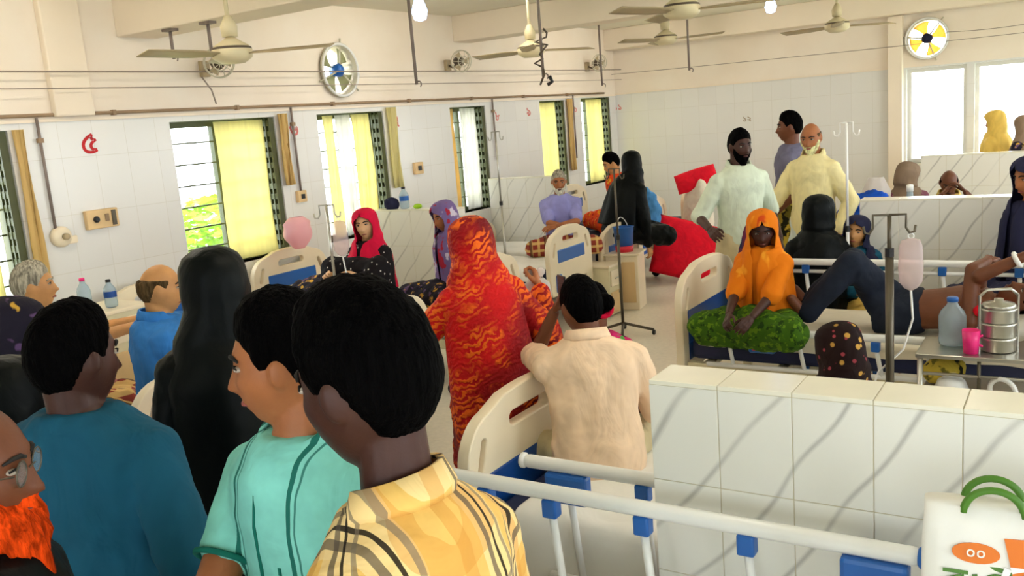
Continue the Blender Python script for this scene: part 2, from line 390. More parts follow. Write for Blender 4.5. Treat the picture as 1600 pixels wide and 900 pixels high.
class MB:
    def __init__(s): s.v = []; s.f = []
    def quadgrid(s, rows, closed=True, cap0=False, cap1=False):
        """rows: list of equal-length point lists"""
        n = len(rows[0]); b = len(s.v)
        for r in rows: s.v.extend([tuple(p) for p in r])
        for i in range(len(rows) - 1):
            for j in range(n if closed else n - 1):
                j2 = (j + 1) % n
                s.f.append((b + i * n + j, b + i * n + j2, b + (i + 1) * n + j2, b + (i + 1) * n + j))
        if cap0: s.f.append(tuple(b + j for j in range(n))[::-1])
        if cap1: s.f.append(tuple(b + (len(rows) - 1) * n + j for j in range(n)))
        return s
    def box(s, c, d, rz=0.):
        c = V(*c); hx, hy, hz = d[0] / 2, d[1] / 2, d[2] / 2; b = len(s.v)
        cs, sn = math.cos(rz), math.sin(rz)
        for x, y, z in ((-1, -1, -1), (1, -1, -1), (1, 1, -1), (-1, 1, -1), (-1, -1, 1), (1, -1, 1), (1, 1, 1), (-1, 1, 1)):
            px, py = x * hx, y * hy
            s.v.append((c[0] + px * cs - py * sn, c[1] + px * sn + py * cs, c[2] + z * hz))
        for q in ((3, 2, 1, 0), (4, 5, 6, 7), (0, 1, 5, 4), (1, 2, 6, 5), (2, 3, 7, 6), (3, 0, 4, 7)): s.f.append(tuple(b + i for i in q))
        return s
    def tube(s, path, r, n=10, caps=True):
        path = [V(*p) for p in path]; rr = r if hasattr(r, '__len__') else [r] * len(path)
        rows = []; a = None
        for i, p in enumerate(path):
            d = unit(path[min(i + 1, len(path) - 1)] - path[max(i - 1, 0)])
            if a is None: a, bb, _ = frame_of(d)
            else:
                a = unit(a - d * np.dot(a, d)); bb = np.cross(d, a)
            rows.append([p + (a * math.cos(2 * PI * j / n) + bb * math.sin(2 * PI * j / n)) * rr[i] for j in range(n)])
        return s.quadgrid(rows, True, caps, caps)
    def capsule(s, a, b, ra, rb, n=14, flat=1., flatdir=None):
        a, b = V(*a), V(*b); d = b - a; L = np.linalg.norm(d)
        u, w, d = frame_of(d if L > 1e-6 else V(0, 0, 1))
        if flatdir is not None:
            w = unit(np.asarray(flatdir, float) - d * np.dot(flatdir, d)); u = np.cross(w, d)
        st = []
        for k in range(1, 5): t = k / 5 * PI / 2; st.append((-math.cos(t) * ra, math.sin(t) * ra))
        st.append((0, ra)); st.append((L, rb))
        for k in range(1, 5): t = k / 5 * PI / 2; st.append((L + math.sin(t) * rb, math.cos(t) * rb))
        rows = [[a + d * x + (u * math.cos(2 * PI * j / n) + w * flat * math.sin(2 * PI * j / n)) * r for j in range(n)] for x, r in st]
        return s.quadgrid(rows, True, True, True)
    def ellipsoid(s, c, r, M3=None, nu=20, nv=14):
        c = V(*c); rows = []
        for i in range(1, nv):
            t = PI * i / nv; row = []
            for j in range(nu):
                p = V(math.sin(t) * math.cos(2 * PI * j / nu) * r[0], math.sin(t) * math.sin(2 * PI * j / nu) * r[1], -math.cos(t) * r[2])
                if M3 is not None: p = M3 @ p
                row.append(c + p)
            rows.append(row)
        return s.quadgrid(rows, True, True, True)
    def lathe(s, prof, c=(0, 0, 0), ax=(0, 0, 1), n=24, caps=True):
        c = V(*c); u, w, d = frame_of(ax)
        rows = [[c + d * z + (u * math.cos(2 * PI * j / n) + w * math.sin(2 * PI * j / n)) * max(r, 1e-4) for j in range(n)] for r, z in prof]
        return s.quadgrid(rows, True, caps, caps)
    def torus(s, c, R, r, ax=(0, 0, 1), n=32, m=8, a0=0., a1=2 * PI):
        c = V(*c); u, w, d = frame_of(ax); full = abs(a1 - a0 - 2 * PI) < 1e-6
        pts = []
        k = n if full else n + 1
        rows = []
        for i in range(k):
            t = a0 + (a1 - a0) * i / n; e = u * math.cos(t) + w * math.sin(t)
            rows.append([c + e * (R + r * math.cos(2 * PI * j / m)) + d * r * math.sin(2 * PI * j / m) for j in range(m)])
        if full: rows.append(rows[0])
        return s.quadgrid(rows, True, not full, not full)
    def mesh(s, name, smooth=False):
        me = bpy.data.meshes.new(name); me.from_pydata([tuple(map(float, p)) for p in s.v], [], s.f)
        bm = bmesh.new(); bm.from_mesh(me)
        bmesh.ops.remove_doubles(bm, verts=bm.verts, dist=1e-5)
        bmesh.ops.recalc_face_normals(bm, faces=bm.faces); bm.to_mesh(me); bm.free()
        if smooth: me.polygons.foreach_set('use_smooth', [True] * len(me.polygons))
        return me
    def build(s, name, mat, parent=None, smooth=False, bevel=0., loc=None, rotz=None):
        me = s.mesh(name, smooth); return link(name, me, mat, parent, bevel, loc, rotz)

def link(name, me, mat, parent=None, bevel=0., loc=None, rotz=None):
    o = bpy.data.objects.new(name, me); COL.objects.link(o)
    if mat is not None and len(me.materials) == 0: me.materials.append(M[mat] if isinstance(mat, str) else mat)
    if parent is not None: o.parent = parent
    if loc is not None: o.location = loc
    if rotz is not None: o.rotation_euler = (0, 0, rotz)
    if bevel:
        b = o.modifiers.new('bevel', 'BEVEL'); b.width = bevel; b.segments = 2; b.limit_method = 'ANGLE'; b.angle_limit = math.radians(40)
    return o
def thing(name, label, cat, loc=(0, 0, 0), rotz=0., group=None):
    o = bpy.data.objects.new(name, None); COL.objects.link(o); o.location = loc; o.rotation_euler = (0, 0, rotz)
    o.empty_display_size = .1
    return tag(o, label, cat, group)
def tag(o, label, cat, group=None):
    o['label'] = label; o['category'] = cat
    if group: o['group'] = group
    return o
def struct(o): o['kind'] = 'structure'; return o

def finish(mb, name, voxel, smooth=6, disp=0., dscale=.12, sub=False):
    """union of overlapping closed shapes -> one continuous smooth surface"""
    me = mb.mesh(name); o = bpy.data.objects.new('tmp', me); COL.objects.link(o)
    r = o.modifiers.new('r', 'REMESH'); r.mode = 'VOXEL'; r.voxel_size = voxel
    if smooth:
        sm = o.modifiers.new('s', 'SMOOTH'); sm.factor = .5; sm.iterations = smooth
    if disp:
        t = bpy.data.textures.new('folds', 'CLOUDS'); t.noise_scale = dscale; t.noise_depth = 2
        d = o.modifiers.new('d', 'DISPLACE'); d.texture = t; d.strength = disp; d.mid_level = .5; d.texture_coords = 'LOCAL'
    dg = bpy.context.evaluated_depsgraph_get()
    out = bpy.data.meshes.new_from_object(o.evaluated_get(dg)); out.name = name
    bpy.data.objects.remove(o); bpy.data.meshes.remove(me)
    out.polygons.foreach_set('use_smooth', [True] * len(out.polygons))
    out.materials.clear(); return out

def join_mesh(me, verts, faces):
    """append an already smooth closed mesh to me"""
    n = len(me.vertices)
    co = np.empty(n * 3); me.vertices.foreach_get('co', co)
    fs = [tuple(p.vertices) for p in me.polygons]
    allv = [tuple(c) for c in co.reshape(-1, 3)] + [tuple(v) for v in verts]
    allf = fs + [tuple(i + n for i in f) for f in faces]
    out = bpy.data.meshes.new(me.name); out.from_pydata(allv, [], allf)
    out.polygons.foreach_set('use_smooth', [True] * len(out.polygons)); bpy.data.meshes.remove(me); return out

def curve_plate(outline, holes, thick):
    """flat plate in local YZ plane with holes, thickness along X, as MB-free mesh"""
    cu = bpy.data.curves.new('plate', 'CURVE'); cu.dimensions = '2D'; cu.fill_mode = 'BOTH'; cu.extrude = thick / 2 - .006
    cu.bevel_depth = .006; cu.bevel_resolution = 1
    for poly in [outline] + holes:
        sp = cu.splines.new('POLY'); sp.points.add(len(poly) - 1); sp.use_cyclic_u = True
        for k, (a, b) in enumerate(poly): sp.points[k].co = (a, b, 0, 1)
    o = bpy.data.objects.new('tmp', cu); COL.objects.link(o)
    dg = bpy.context.evaluated_depsgraph_get(); me = bpy.data.meshes.new_from_object(o.evaluated_get(dg))
    bpy.data.objects.remove(o); bpy.data.curves.remove(cu)
    for v in me.vertices: v.co = Vector((v.co.z, v.co.x, v.co.y))
    me.materials.clear(); return me

def rrect(x0, x1, y0, y1, r, n=5):
    pts = []
    for cx, cy, a in ((x1 - r, y0 + r, -90), (x1 - r, y1 - r, 0), (x0 + r, y1 - r, 90), (x0 + r, y0 + r, 180)):
        for k in range(n + 1):
            t = math.radians(a + 90 * k / n); pts.append((cx + r * math.cos(t), cy + r * math.sin(t)))
    return pts

def text_mesh(s, size, thick=.003):
    cu = bpy.data.curves.new('t', 'FONT'); cu.body = s; cu.size = size; cu.extrude = thick; cu.align_x = 'CENTER'; cu.align_y = 'CENTER'
    cu.offset = size * .012
    o = bpy.data.objects.new('tmp', cu); COL.objects.link(o)
    dg = bpy.context.evaluated_depsgraph_get(); me = bpy.data.meshes.new_from_object(o.evaluated_get(dg))
    bpy.data.objects.remove(o); bpy.data.curves.remove(cu); me.materials.clear(); return me

# ------------------------------------------------------------------ room shell
def cut_wall(name, c, d, cutters, mat):
    """wall slab minus window boxes and round fan openings"""
    a = bpy.data.objects.new('tmpw', MB().box(c, d).mesh('w')); COL.objects.link(a)
    tmp = [a]
    for cm in cutters:
        k = bpy.data.objects.new('tmpc', cm.mesh('c')); COL.objects.link(k); tmp.append(k)
        b = a.modifiers.new('b', 'BOOLEAN'); b.operation = 'DIFFERENCE'; b.solver = 'EXACT'; b.object = k
    dg = bpy.context.evaluated_depsgraph_get(); me = bpy.data.meshes.new_from_object(a.evaluated_get(dg))
    for t in tmp: bpy.data.objects.remove(t)
    me.materials.clear()
    return struct(link(name, me, mat))

EXH_L = (XL, 6.25, 2.48); EXH_B = (-1.63, YB, 2.47); EXH_R = .215
T = .25
cl = [MB().box((XL - T / 2, (a + b) / 2, (z0 + z1) / 2), (1, b - a, z1 - z0)) for a, b, z0, z1 in LEFT_WIN]
cl.append(MB().lathe([(EXH_R, -.6), (EXH_R, .6)], EXH_L, (1, 0, 0), 40))
wall_left = cut_wall('wall_left', (XL - T / 2, (YB + YF) / 2, ZC / 2), (T, YB - YF + 2 * T, ZC), cl, 'wall_y')
cb = [MB().box(((a + b) / 2, YB + T / 2, (z0 + z1) / 2), (b - a, 1, z1 - z0)) for a, b, z0, z1 in BACK_WIN]
cb.append(MB().lathe([(EXH_R, -.6), (EXH_R, .6)], EXH_B, (0, 1, 0), 40))
wall_back = cut_wall('wall_back', ((XL + XR) / 2, YB + T / 2, ZC / 2), (XR - XL, T, ZC), cb, 'wall_x')
cr = [MB().box((XR + T / 2, (a + b) / 2, (z0 + z1) / 2), (1, b - a, z1 - z0)) for a, b, z0, z1 in RIGHT_FILL_WIN]
wall_right = cut_wall('wall_right', (XR + T / 2, (YB + YF) / 2, ZC / 2), (T, YB - YF + 2 * T, ZC), cr, 'wall_y')
cf = [MB().box(((a + b) / 2, YF - T / 2, (z0 + z1) / 2), (b - a, 1, z1 - z0)) for a, b, z0, z1 in FRONT_FILL_WIN]
wall_front = cut_wall('wall_front', ((XL + XR) / 2, YF - T / 2, ZC / 2), (XR - XL, T, ZC), cf, 'wall_x')
struct(MB().box(((XL + XR) / 2, (YF + YB) / 2, -.05), (XR - XL + 2 * T, YB - YF + 2 * T, .1)).build('floor', 'floor'))
struct(MB().box(((XL + XR) / 2, (YF + YB) / 2, ZC + .06), (XR - XL + 2 * T, YB - YF + 2 * T, .12)).build('ceiling', 'ceil'))
struct(MB().box((-2, 5, -3.6), (90, 90, .2)).build('ground_outside', 'ground'))
for k, (y0, y1, z) in enumerate(((4.05, 4.38, 2.7), (8.1, 8.42, 2.78), (11.72, 12.0, 2.77), (0.1, .42, 2.7))):
    struct(MB().box(((XL + XR) / 2, (y0 + y1) / 2, (z + ZC) / 2), (XR - XL, y1 - y0, ZC - z)).build('trim_%d' % (k + 1), 'paint', bevel=.01))
# thin dado ledges where tile meets paint, and the tile edge / pier beside the back window
struct(MB().box((XL + .008, (YB + YF) / 2, 2.15), (.016, YB - YF, .02)).build('trim_5', 'paint'))
struct(MB().box(((XL - 2.05) / 2, YB - .008, 2.16), (-2.05 - XL, .016, .02)).build('trim_6', 'paint'))
struct(MB().box((-1.97, YB - .06, 1.38), (.16, .12, 2.77)).build('trim_7', 'paint', bevel=.005))
# shallow pier on the left wall
struct(MB().box((XL + .03, 3.62, (2.17 + ZC) / 2), (.06, .28, ZC - 2.17)).build('trim_8', 'paint', bevel=.01))

# ---- windows
def window(n, wall, a, b, z0, z1, frame_mat, mull=1, grille=0):
    """window_n: frame, mullions, panes, grille bars as parts. wall: 'L','B','R','F'"""
    root = bpy.data.objects.new('window_%d' % n, None); COL.objects.link(root); root['kind'] = 'structure'
    w = b - a; h = z1 - z0
    loc, rz = {'L': ((XL - .17, (a + b) / 2, z0), PI / 2), 'R': ((XR + .17, (a + b) / 2, z0), -PI / 2),
               'B': (((a + b) / 2, YB + .12, z0), 0.), 'F': (((a + b) / 2, YF - .12, z0), PI)}[wall]
    root.location = loc; root.rotation_euler = (0, 0, rz)
    f = MB(); t = .045
    f.box((-w / 2 + t / 2, 0, h / 2), (t, .06, h)); f.box((w / 2 - t / 2, 0, h / 2), (t, .06, h))
    f.box((0, 0, t / 2), (w - 2 * t, .06, t)); f.box((0, 0, h - t / 2), (w - 2 * t, .06, t))
    f.build('window_frame', frame_mat, root)
    iw = w - 2 * t; n_p = mull + 1
    for k in range(mull):
        MB().box((-iw / 2 + iw * (k + 1) / n_p, 0, h / 2), (.04, .05, h - 2 * t)).build('mullion', frame_mat, root)
    for k in range(n_p):
        c = -iw / 2 + iw * (k + .5) / n_p
        MB().box((c, .004 * k, h / 2), (iw / n_p - .04, .006, h - 2 * t)).build('pane', 'glass', root)
    if grille:
        bar = MB().box((0, 0, 0), (w - .06, .012, .012)).mesh('grille_bar')
        for k in range(grille):
            link('grille_bar', bar, 'grille', root, loc=(0, -.05, h * (k + 1) / (grille + 1)))
    # sill
    MB().box((0, -.06, -.012), (w + .06, .2, .024)).build('window_sill', 'cap', root)
    return root
wn = 0
for a, b, z0, z1 in LEFT_WIN:
    wn += 1; window(wn, 'L', a, b, z0, z1, 'grille', 1, 6)
for a, b, z0, z1 in BACK_WIN:
    wn += 1; window(wn, 'B', a, b, z0, z1, 'alu', 1 if b - a > 1 else 0)
for a, b, z0, z1 in RIGHT_FILL_WIN:
    wn += 1; window(wn, 'R', a, b, z0, z1, 'alu', 1)
for a, b, z0, z1 in FRONT_FILL_WIN:
    wn += 1; window(wn, 'F', a, b, z0, z1, 'alu', 1)

# folded security shutters: a lattice of dark slats parked at the far jamb of each left window
def shutter(y1, z0, z1, label):
    o = thing('folding_shutter', label, 'shutter', (XL - .06, y1 - .035, z0), 0, 'folding shutters at the left windows')
    h = z1 - z0
    for k, dx in enumerate((-.045, .0, .045)):
        MB().box((dx, 0, h / 2), (.014, .05, h - .01)).build('upright', 'grille', o)
    n = int(h / .085); sl = MB().box((0, 0, 0), (.085, .04, .046)).mesh('slat')
    for k in range(n): link('slat', sl, 'grille', o, loc=(0, 0, .05 + k * (h - .1) / (n - 1)))
for (a, b, z0, z1), t in zip(LEFT_WIN, ('leftmost window at frame edge', 'window with the wide yellow panel', 'window behind the bottle ledge', 'slim window behind the red saree', 'narrow yellow window above the man in lavender', 'last window before the corner')):
    shutter(b, z0, z1, 'dark green folded slat shutter at the ' + t)

# curtains: wavy translucent cloth behind the opening
def curtain(y0, y1, z0, z1, mat, label, waves=4, x=XL - .075, amp=.018):
    n = max(16, waves * 10); rows = []
    for i in range(7):
        t = i / 6; z = z1 - (z1 - z0) * t; row = []
        for j in range(n + 1):
            u = j / n
            row.append((x + amp * math.sin(u * waves * 2 * PI + .5 * t) * (.5 + .5 * t), y0 + (y1 - y0) * u + .01 * math.sin(6 * t + j), z))
        rows.append(row)
    o = MB().quadgrid(rows, False).build('curtain', mat, None, True)
    s = o.modifiers.new('thick', 'SOLIDIFY'); s.thickness = .003
    return tag(o, label, 'curtain', 'curtains in the left windows')
LW = LEFT_WIN
curtain(2.24, 3.02, .97, 2.08, 'curtain_y', 'pale yellow curtain in the leftmost window at frame edge', 5)
curtain(4.84, 5.34, .97, 2.085, 'curtain_y', 'wide flat bright yellow curtain panel above the black burqa', 2, amp=.008)
curtain(6.06, 6.2, .97, 2.085, 'curtain_y', 'narrow yellow curtain strip left in window behind the bottle ledge', 1)
curtain(6.22, 6.42, .97, 2.085, 'curtain_w', 'white sheer curtain in window behind the bottle ledge', 2)
curtain(6.44, 6.7, .97, 2.085, 'curtain_y', 'pleated yellow curtain right in window behind the bottle ledge', 3)
curtain(7.95, 8.08, .97, 2.085, 'curtain_o', 'amber curtain strip in slim window behind the red saree', 1)
curtain(8.2, 8.5, .97, 2.085, 'curtain_w', 'white yellowish curtain in slim window behind the red saree', 3)
curtain(9.85, 10.34, .97, 2.1, 'curtain_y', 'golden yellow pleated curtain above the man in lavender', 3)
curtain(11.2, 11.68, .97, 2.11, 'curtain_y', 'yellow and white curtain in the last window before the corner', 3)
# tied-back curtains hanging on the room side of some windows
curtain(5.43, 5.53, 1.52, 2.12, 'curtain_o', 'amber curtain bunched on the wall right of the yellow panel window', 2, XL + .03)
curtain(6.84, 6.98, 1.35, 2.13, 'curtain_y', 'yellow curtain bunched right of the window behind the bottle ledge', 2, XL + .03)
curtain(10.48, 10.62, 1.2, 2.13, 'curtain_o', 'brown amber curtain bunched right of the golden yellow window', 2, XL + .03)
curtain(3.18, 3.26, 1.0, 2.1, 'curtain_o', 'tan curtain edge bunched beside the leftmost window', 1, XL + .03)

# shrub outside the second window
def shrub(c, r, n, label):
    mb = MB(); rnd = random.Random(3)
    for _ in range(n):
        d = unit(V(rnd.gauss(0, 1), rnd.gauss(0, 1), rnd.gauss(0, 1))) * r * rnd.uniform(.5, 1)
        p = V(*c) + d; a, b, _d = frame_of(V(rnd.gauss(0, 1), rnd.gauss(0, 1), rnd.gauss(0, 1)))
        L = rnd.uniform(.06, .12); k = len(mb.v)
        mb.v += [tuple(p - a * L), tuple(p + b * L * .4), tuple(p + a * L), tuple(p - b * L * .4)]; mb.f.append((k, k + 1, k + 2, k + 3))
    o = thing('shrub', label, 'shrub', (0, 0, 0))
    f = mb.build('foliage', 'lime', o); f['kind'] = 'stuff'
    MB().tube([(c[0], c[1], -3.5), (c[0], c[1], c[2])], .04).build('trunk', 'conduit', o)
q = at_X(327, 362, -8.2); shrub((q.x, q.y, q.z), .42, 420, 'lime green shrub outside the window with the yellow panel')

# ---- half-height tiled partitions
def partition(x0, x1, y0, y1, h, tw, th, joints=None):
    core = MB().box(((x0 + x1) / 2, (y0 + y1) / 2, (h - .003) / 2), (x1 - x0 - .005, y1 - y0 - .005, h - .003)).build('wall_partition', 'grout')
    struct(core)
    xs = joints or [x0 + k * tw for k in range(int((x1 - x0) / tw + .5))] + [x1]
    zs = [h - .012 - k * th for k in range(int(h / th) + 1)] + [0]
    zs = [z for k, z in enumerate(zs) if k == 0 or zs[k - 1] - z > .03]
    cache = {}
    def tile(sz, c, mat):
        k = (round(sz[0], 3), round(sz[1], 3), round(sz[2], 3), mat)
        if k not in cache: cache[k] = MB().box((0, 0, 0), sz).mesh('tile')
        link('tile', cache[k], mat, core, loc=c, bevel=.0015)
    g = .0024
    for i in range(len(xs) - 1):
        w = xs[i + 1] - xs[i] - g; cx = (xs[i] + xs[i + 1]) / 2
        for j in range(len(zs) - 1):
            hh = zs[j] - zs[j + 1] - g; cz = (zs[j] + zs[j + 1]) / 2
            tile((w, .01, hh), (cx, y0 + .005, cz), 'marble'); tile((w, .01, hh), (cx, y1 - .005, cz), 'marble')
        tile((w, y1 - y0 - .002, .012), (cx, (y0 + y1) / 2, h - .006), 'cap')
    for j in range(len(zs) - 1):
        hh = zs[j] - zs[j + 1] - g; cz = (zs[j] + zs[j + 1]) / 2
        for xx in (x0 + .005, x1 - .005): tile((.01, y1 - y0 - .022, hh), (xx, (y0 + y1) / 2, cz), 'marble')
    return core
PJ = [at_Y(x, y, 2.16).x for x, y in ((1013, 600), (1117, 607), (1237, 616), (1365, 627), (1505, 640))]
step = (PJ[-1] - PJ[0]) / 4
PJ = [PJ[0]] + [PJ[0] + step * k for k in range(1, 13)]
H1 = 1.18
z_row = at_Y(1117, 762, 2.16).z
partition(PJ[0], PJ[-1], 2.16, 2.32, H1, step, H1 - .012 - z_row, PJ)
partition(-1.3, XR, 6.46, 6.61, H1, .25, .33)
partition(-1.5, XR, 10.6, 10.75, H1, .25, .33)
partition(XL, -4.72, 6.46, 6.6, H1, .25, .33)
partition(XL, -4.8, 8.54, 8.67, 1.28, .25, .33)

# ------------------------------------------------------------------ services on walls and ceiling
def conduit(y0, y1, z, label):
    o = thing('conduit', label, 'conduit', (XL + .02, y0, z))
    MB().tube([(0, 0, 0), (0, y1 - y0, 0)], .012, 8).build('pipe', 'conduit', o, True)
    k = 0; y = .3
    while y < y1 - y0:
        MB().box((.0, y, 0), (.035, .025, .036)).build('clip', 'conduit', o); y += 1.1
conduit(YF + .02, 11.6, 2.185, 'long brown conduit running along the left wall above windows')
def drop(y, z1, z0, label, tilt=0.):
    o = thing('drop_conduit', label, 'conduit', (XL + .022, y, z0), 0)
    MB().tube([(0, 0, 0), (0, tilt, z1 - z0)], .010, 8).build('pipe', 'iron', o, True)
    MB().box((0, tilt * .8, (z1 - z0) * .8), (.03, .035, .03)).build('clip', 'conduit', o)
drop(3.36, 2.17, 1.44, 'brown vertical conduit down to the round regulator box')
drop(5.6, 2.17, 1.46, 'brown vertical conduit left of the faded number six')
drop(8.73, 2.17, 1.48, 'thin vertical conduit right of the slim window')
drop(10.67, 2.17, 1.35, 'thin vertical conduit between the golden and last windows')
def socket(y, z, w, h, label, kind='switch_board', dark=True):
    o = thing(kind, label, 'switch board', (XL, y, z))
    MB().box((.02, 0, 0), (.04, w, h)).build('box', 'wood' if kind == 'switch_board' else 'cream', o, bevel=.006)
    if dark:
        MB().lathe([(.022, 0), (.022, .012), (.014, .02)], (.04, -w * .22, 0), (1, 0, 0), 14).build('knob', 'blackpl', o)
        MB().box((.044, w * .12, .005), (.01, .03, .05)).build('switch', 'conduit', o, bevel=.003)
        MB().box((.044, w * .34, 0), (.01, .03, h * .8)).build('side_plate', 'dsteel', o)
    else:
        MB().box((.044, 0, 0), (.008, w * .4, h * .4)).build('switch', 'blackpl', o, bevel=.002)
socket(3.7, 1.47, .24, .13, 'wooden switch board with black knob below the red number')
socket(5.6, 1.41, .1, .1, 'small socket with dark switch left of the third window', dark=False)
socket(7.26, 1.51, .13, .12, 'small tan socket plate above the bottle ledge', dark=False)
o = thing('fan_regulator', 'round cream regulator box at the foot of the brown conduit', 'regulator', (XL, 3.39, 1.39))
MB().lathe([(.07, 0), (.07, .03), (.055, .05)], (0, 0, 0), (1, 0, 0), 24).build('housing', 'cream', o, True)
MB().lathe([(.022, .05), (.022, .075), (.012, .08)], (0, .01, 0), (1, 0, 0), 16).build('dial', 'fanblade', o, True)
MB().box((.02, .06, -.03), (.03, .09, .05)).build('terminal_box', 'cream', o, bevel=.004)

# painted ward numbers
def number(s, x, y, size, mat, label, wall='L'):
    me = text_mesh(s, size, .0015)
    q = at_X(x, y, XL) if wall == 'L' else at_Y(x, y, YB)
    R = Matrix.Rotation(PI / 2, 4, 'X')
    R = (Matrix.Rotation(PI / 2, 4, 'Z') @ R) if wall == 'L' else R
    me.transform(R)
    o = link('painted_number', me, mat)
    o.location = (XL + .002, q.y, q.z) if wall == 'L' else (q.x, YB - .002, q.z)
    tag(o, label, 'number', 'painted ward numbers')
number('৫', 139, 225, .21, 'num_red', 'bold red Bengali five painted above the switch board')
number('৬', 459, 203, .18, 'num_pink', 'faded pink Bengali six painted left of the third window')
number('৭', 619, 190, .16, 'num_pink', 'faded pink Bengali seven painted right of the third window')
number('৮', 777, 182, .15, 'num_pink', 'faded pink Bengali eight painted right of the slim window')
number('৯', 826, 175, .15, 'num_pink', 'faded pink Bengali nine painted left of the golden window')
number('১০', 897, 172, .12, 'num_pink', 'faded pink Bengali ten painted between the last two windows')
number('১১', 965, 168, .12, 'num_pink', 'faded pink Bengali eleven painted on back wall by corner', 'B')
number('১২', 1167, 186, .1, 'conduit', 'tiny faded brown number on the back wall above the white-shirted man', 'B')

# taut wires across the room
def wire(p, label, r=.004):
    a, b = V(*p[0]), V(*p[-1]); n = 14; path = []
    for k in range(n + 1):
        t = k / n; q = a + (b - a) * t; q[2] -= .03 * 4 * t * (1 - t); path.append(q)
    tag(MB().tube(path, r, 6).build('wire', 'wire', None, True), label, 'wire', 'stretched wires')
wire([(XL + .11, YF, 2.47), (XL + .11, YB, 2.5)], 'upper stretched wire running above the left windows', .006)
wire([(XL + .11, YF, 2.39), (XL + .11, YB, 2.36)], 'lower stretched wire running above the left windows')
q = at_X(315, 120, XL + .06); q2 = at_X(338, 162, XL + .06)
tag(MB().tube([q, (q.x + .02, q.y + .06, q.z - .1), q2], .006, 6).build('loose_cable', 'wire', None, True), 'short loose cable dangling from the upper wire near the beam', 'cable')
wire([(XL + .02, YB - .13, 2.44), (XR, YB - .13, 2.44)], 'thin wire across the back wall below the beam')
q = at_Y(1480, 50, YB - .1); q2 = at_Y(1600, 30, YB - .1)
wire([q, q2 + Vector((.4, 0, -.02))], 'wire running right from the round exhaust fan on back wall')

def exhaust(c, ax, blademat, hubmat, label, rot):
    rz = 0 if ax == 'L' else PI / 2
    o = thing('exhaust_fan', label, 'exhaust fan', c, {'L': 0., 'B': -PI / 2}[ax])
    X = (1, 0, 0); R = EXH_R
    MB().lathe([(R, -.12), (R + .012, -.12), (R + .012, .02), (R + .03, .03), (R + .03, .045), (R, .045), (R, -.12)], (0, 0, 0), X, 40, False).build('ring', 'ring', o, True)
    MB().torus((.045, 0, 0), R + .015, .012, X, 40).build('rim', 'white_pl', o, True)
    for k in range(3):
        t = rot + k * 2 * PI / 3 + .5
        MB().tube([(.03, math.cos(t) * .03, math.sin(t) * .03), (.03, math.cos(t) * (R + .07), math.sin(t) * (R + .07))], .008, 8).build('bracket_arm', 'ring', o, True)
    MB().lathe([(.0, -.06), (.055, -.05), (.06, .03), (.03, .06), (.0, .065)], (0, 0, 0), X, 20).build('motor', hubmat, o, True)
    for k in range(4):
        t = rot + k * PI / 2; rows = []
        for i in range(6):
            r = .05 + (R - .065) * i / 5; hw = math.radians(16 + 12 * i / 5)
            rows.append([(-.03 + .035 * (j / 4 - .5), math.cos(t + hw * (j / 2 - 1)) * r, math.sin(t + hw * (j / 2 - 1)) * r) for j in range(5)])
        b = MB().quadgrid(rows, False).build('blade', blademat, o, True)
        b.modifiers.new('t', 'SOLIDIFY').thickness = .004
    return o
exhaust(EXH_L, 'L', 'exh_blade', 'blue', 'round exhaust fan with olive blades in the left wall', .9)
exhaust(EXH_B, 'B', 'exh_yellow', 'navycl', 'round exhaust fan with amber blades above the back window', .4)

def ceiling_fan(x, y, z, label, rot, r=.6):
    o = thing('ceiling_fan', label, 'ceiling fan', (x, y, z), rot, 'ceiling fans')
    MB().tube([(0, 0, .12), (0, 0, ZC - z)], .013, 10).build('rod', 'fanbody', o, True)
    MB().lathe([(.012, .0), (.06, .03), (.065, .09), (.02, .1)], (0, 0, ZC - z - .1), n=20).build('ceiling_cup', 'fanbody', o, True)
    MB().lathe([(.02, .1), (.045, .1), (.05, .16), (.02, .22)], n=20).build('canopy', 'fanbody', o, True)
    MB().lathe([(.0, -.055), (.07, -.05), (.115, -.02), (.12, .02), (.1, .05), (.05, .08), (.02, .1)], n=28).build('motor', 'fanbody', o, True)
    MB().torus((0, 0, .03), .105, .012, n=28).build('motor_band', 'fandark', o, True)
    for k in range(3):
        t = k * 2 * PI / 3; cs, sn = math.cos(t), math.sin(t); rows = []
        for i in range(8):
            q_ = i / 7; rr = .1 + (r - .1) * q_; w = .03 + .035 * min(1, q_ * 3) - .008 * q_
            row = []
            for j in range(5):
                v_ = (j / 4 - .5) * 2 * w; zz = .0 + v_ * .22
                row.append((cs * rr - sn * v_, sn * rr + cs * v_, zz))
            rows.append(row)
        b = MB().quadgrid(rows, False).build('blade', 'fanblade', o, True)
        b.modifiers.new('t', 'SOLIDIFY').thickness = .006
for x, y, z, l, rot in ((363, 85, 2.42, 'ceiling fan hanging in front of the beam near the left wall', .5),
                        (1065, 17, 2.5, 'large cream ceiling fan cut by the top frame edge', .2),
                        (1308, 42, 2.55, 'ceiling fan left of the round back wall exhaust fan', .75),
                        (830, 80, 2.48, 'small far ceiling fan beside the rod with tangled cord', 1.0),
                        (1040, 62, 2.6, 'small faint far ceiling fan below the large cream fan', .1)):
    q = at_z(x, y, z); ceiling_fan(q.x, q.y, z, l, rot)

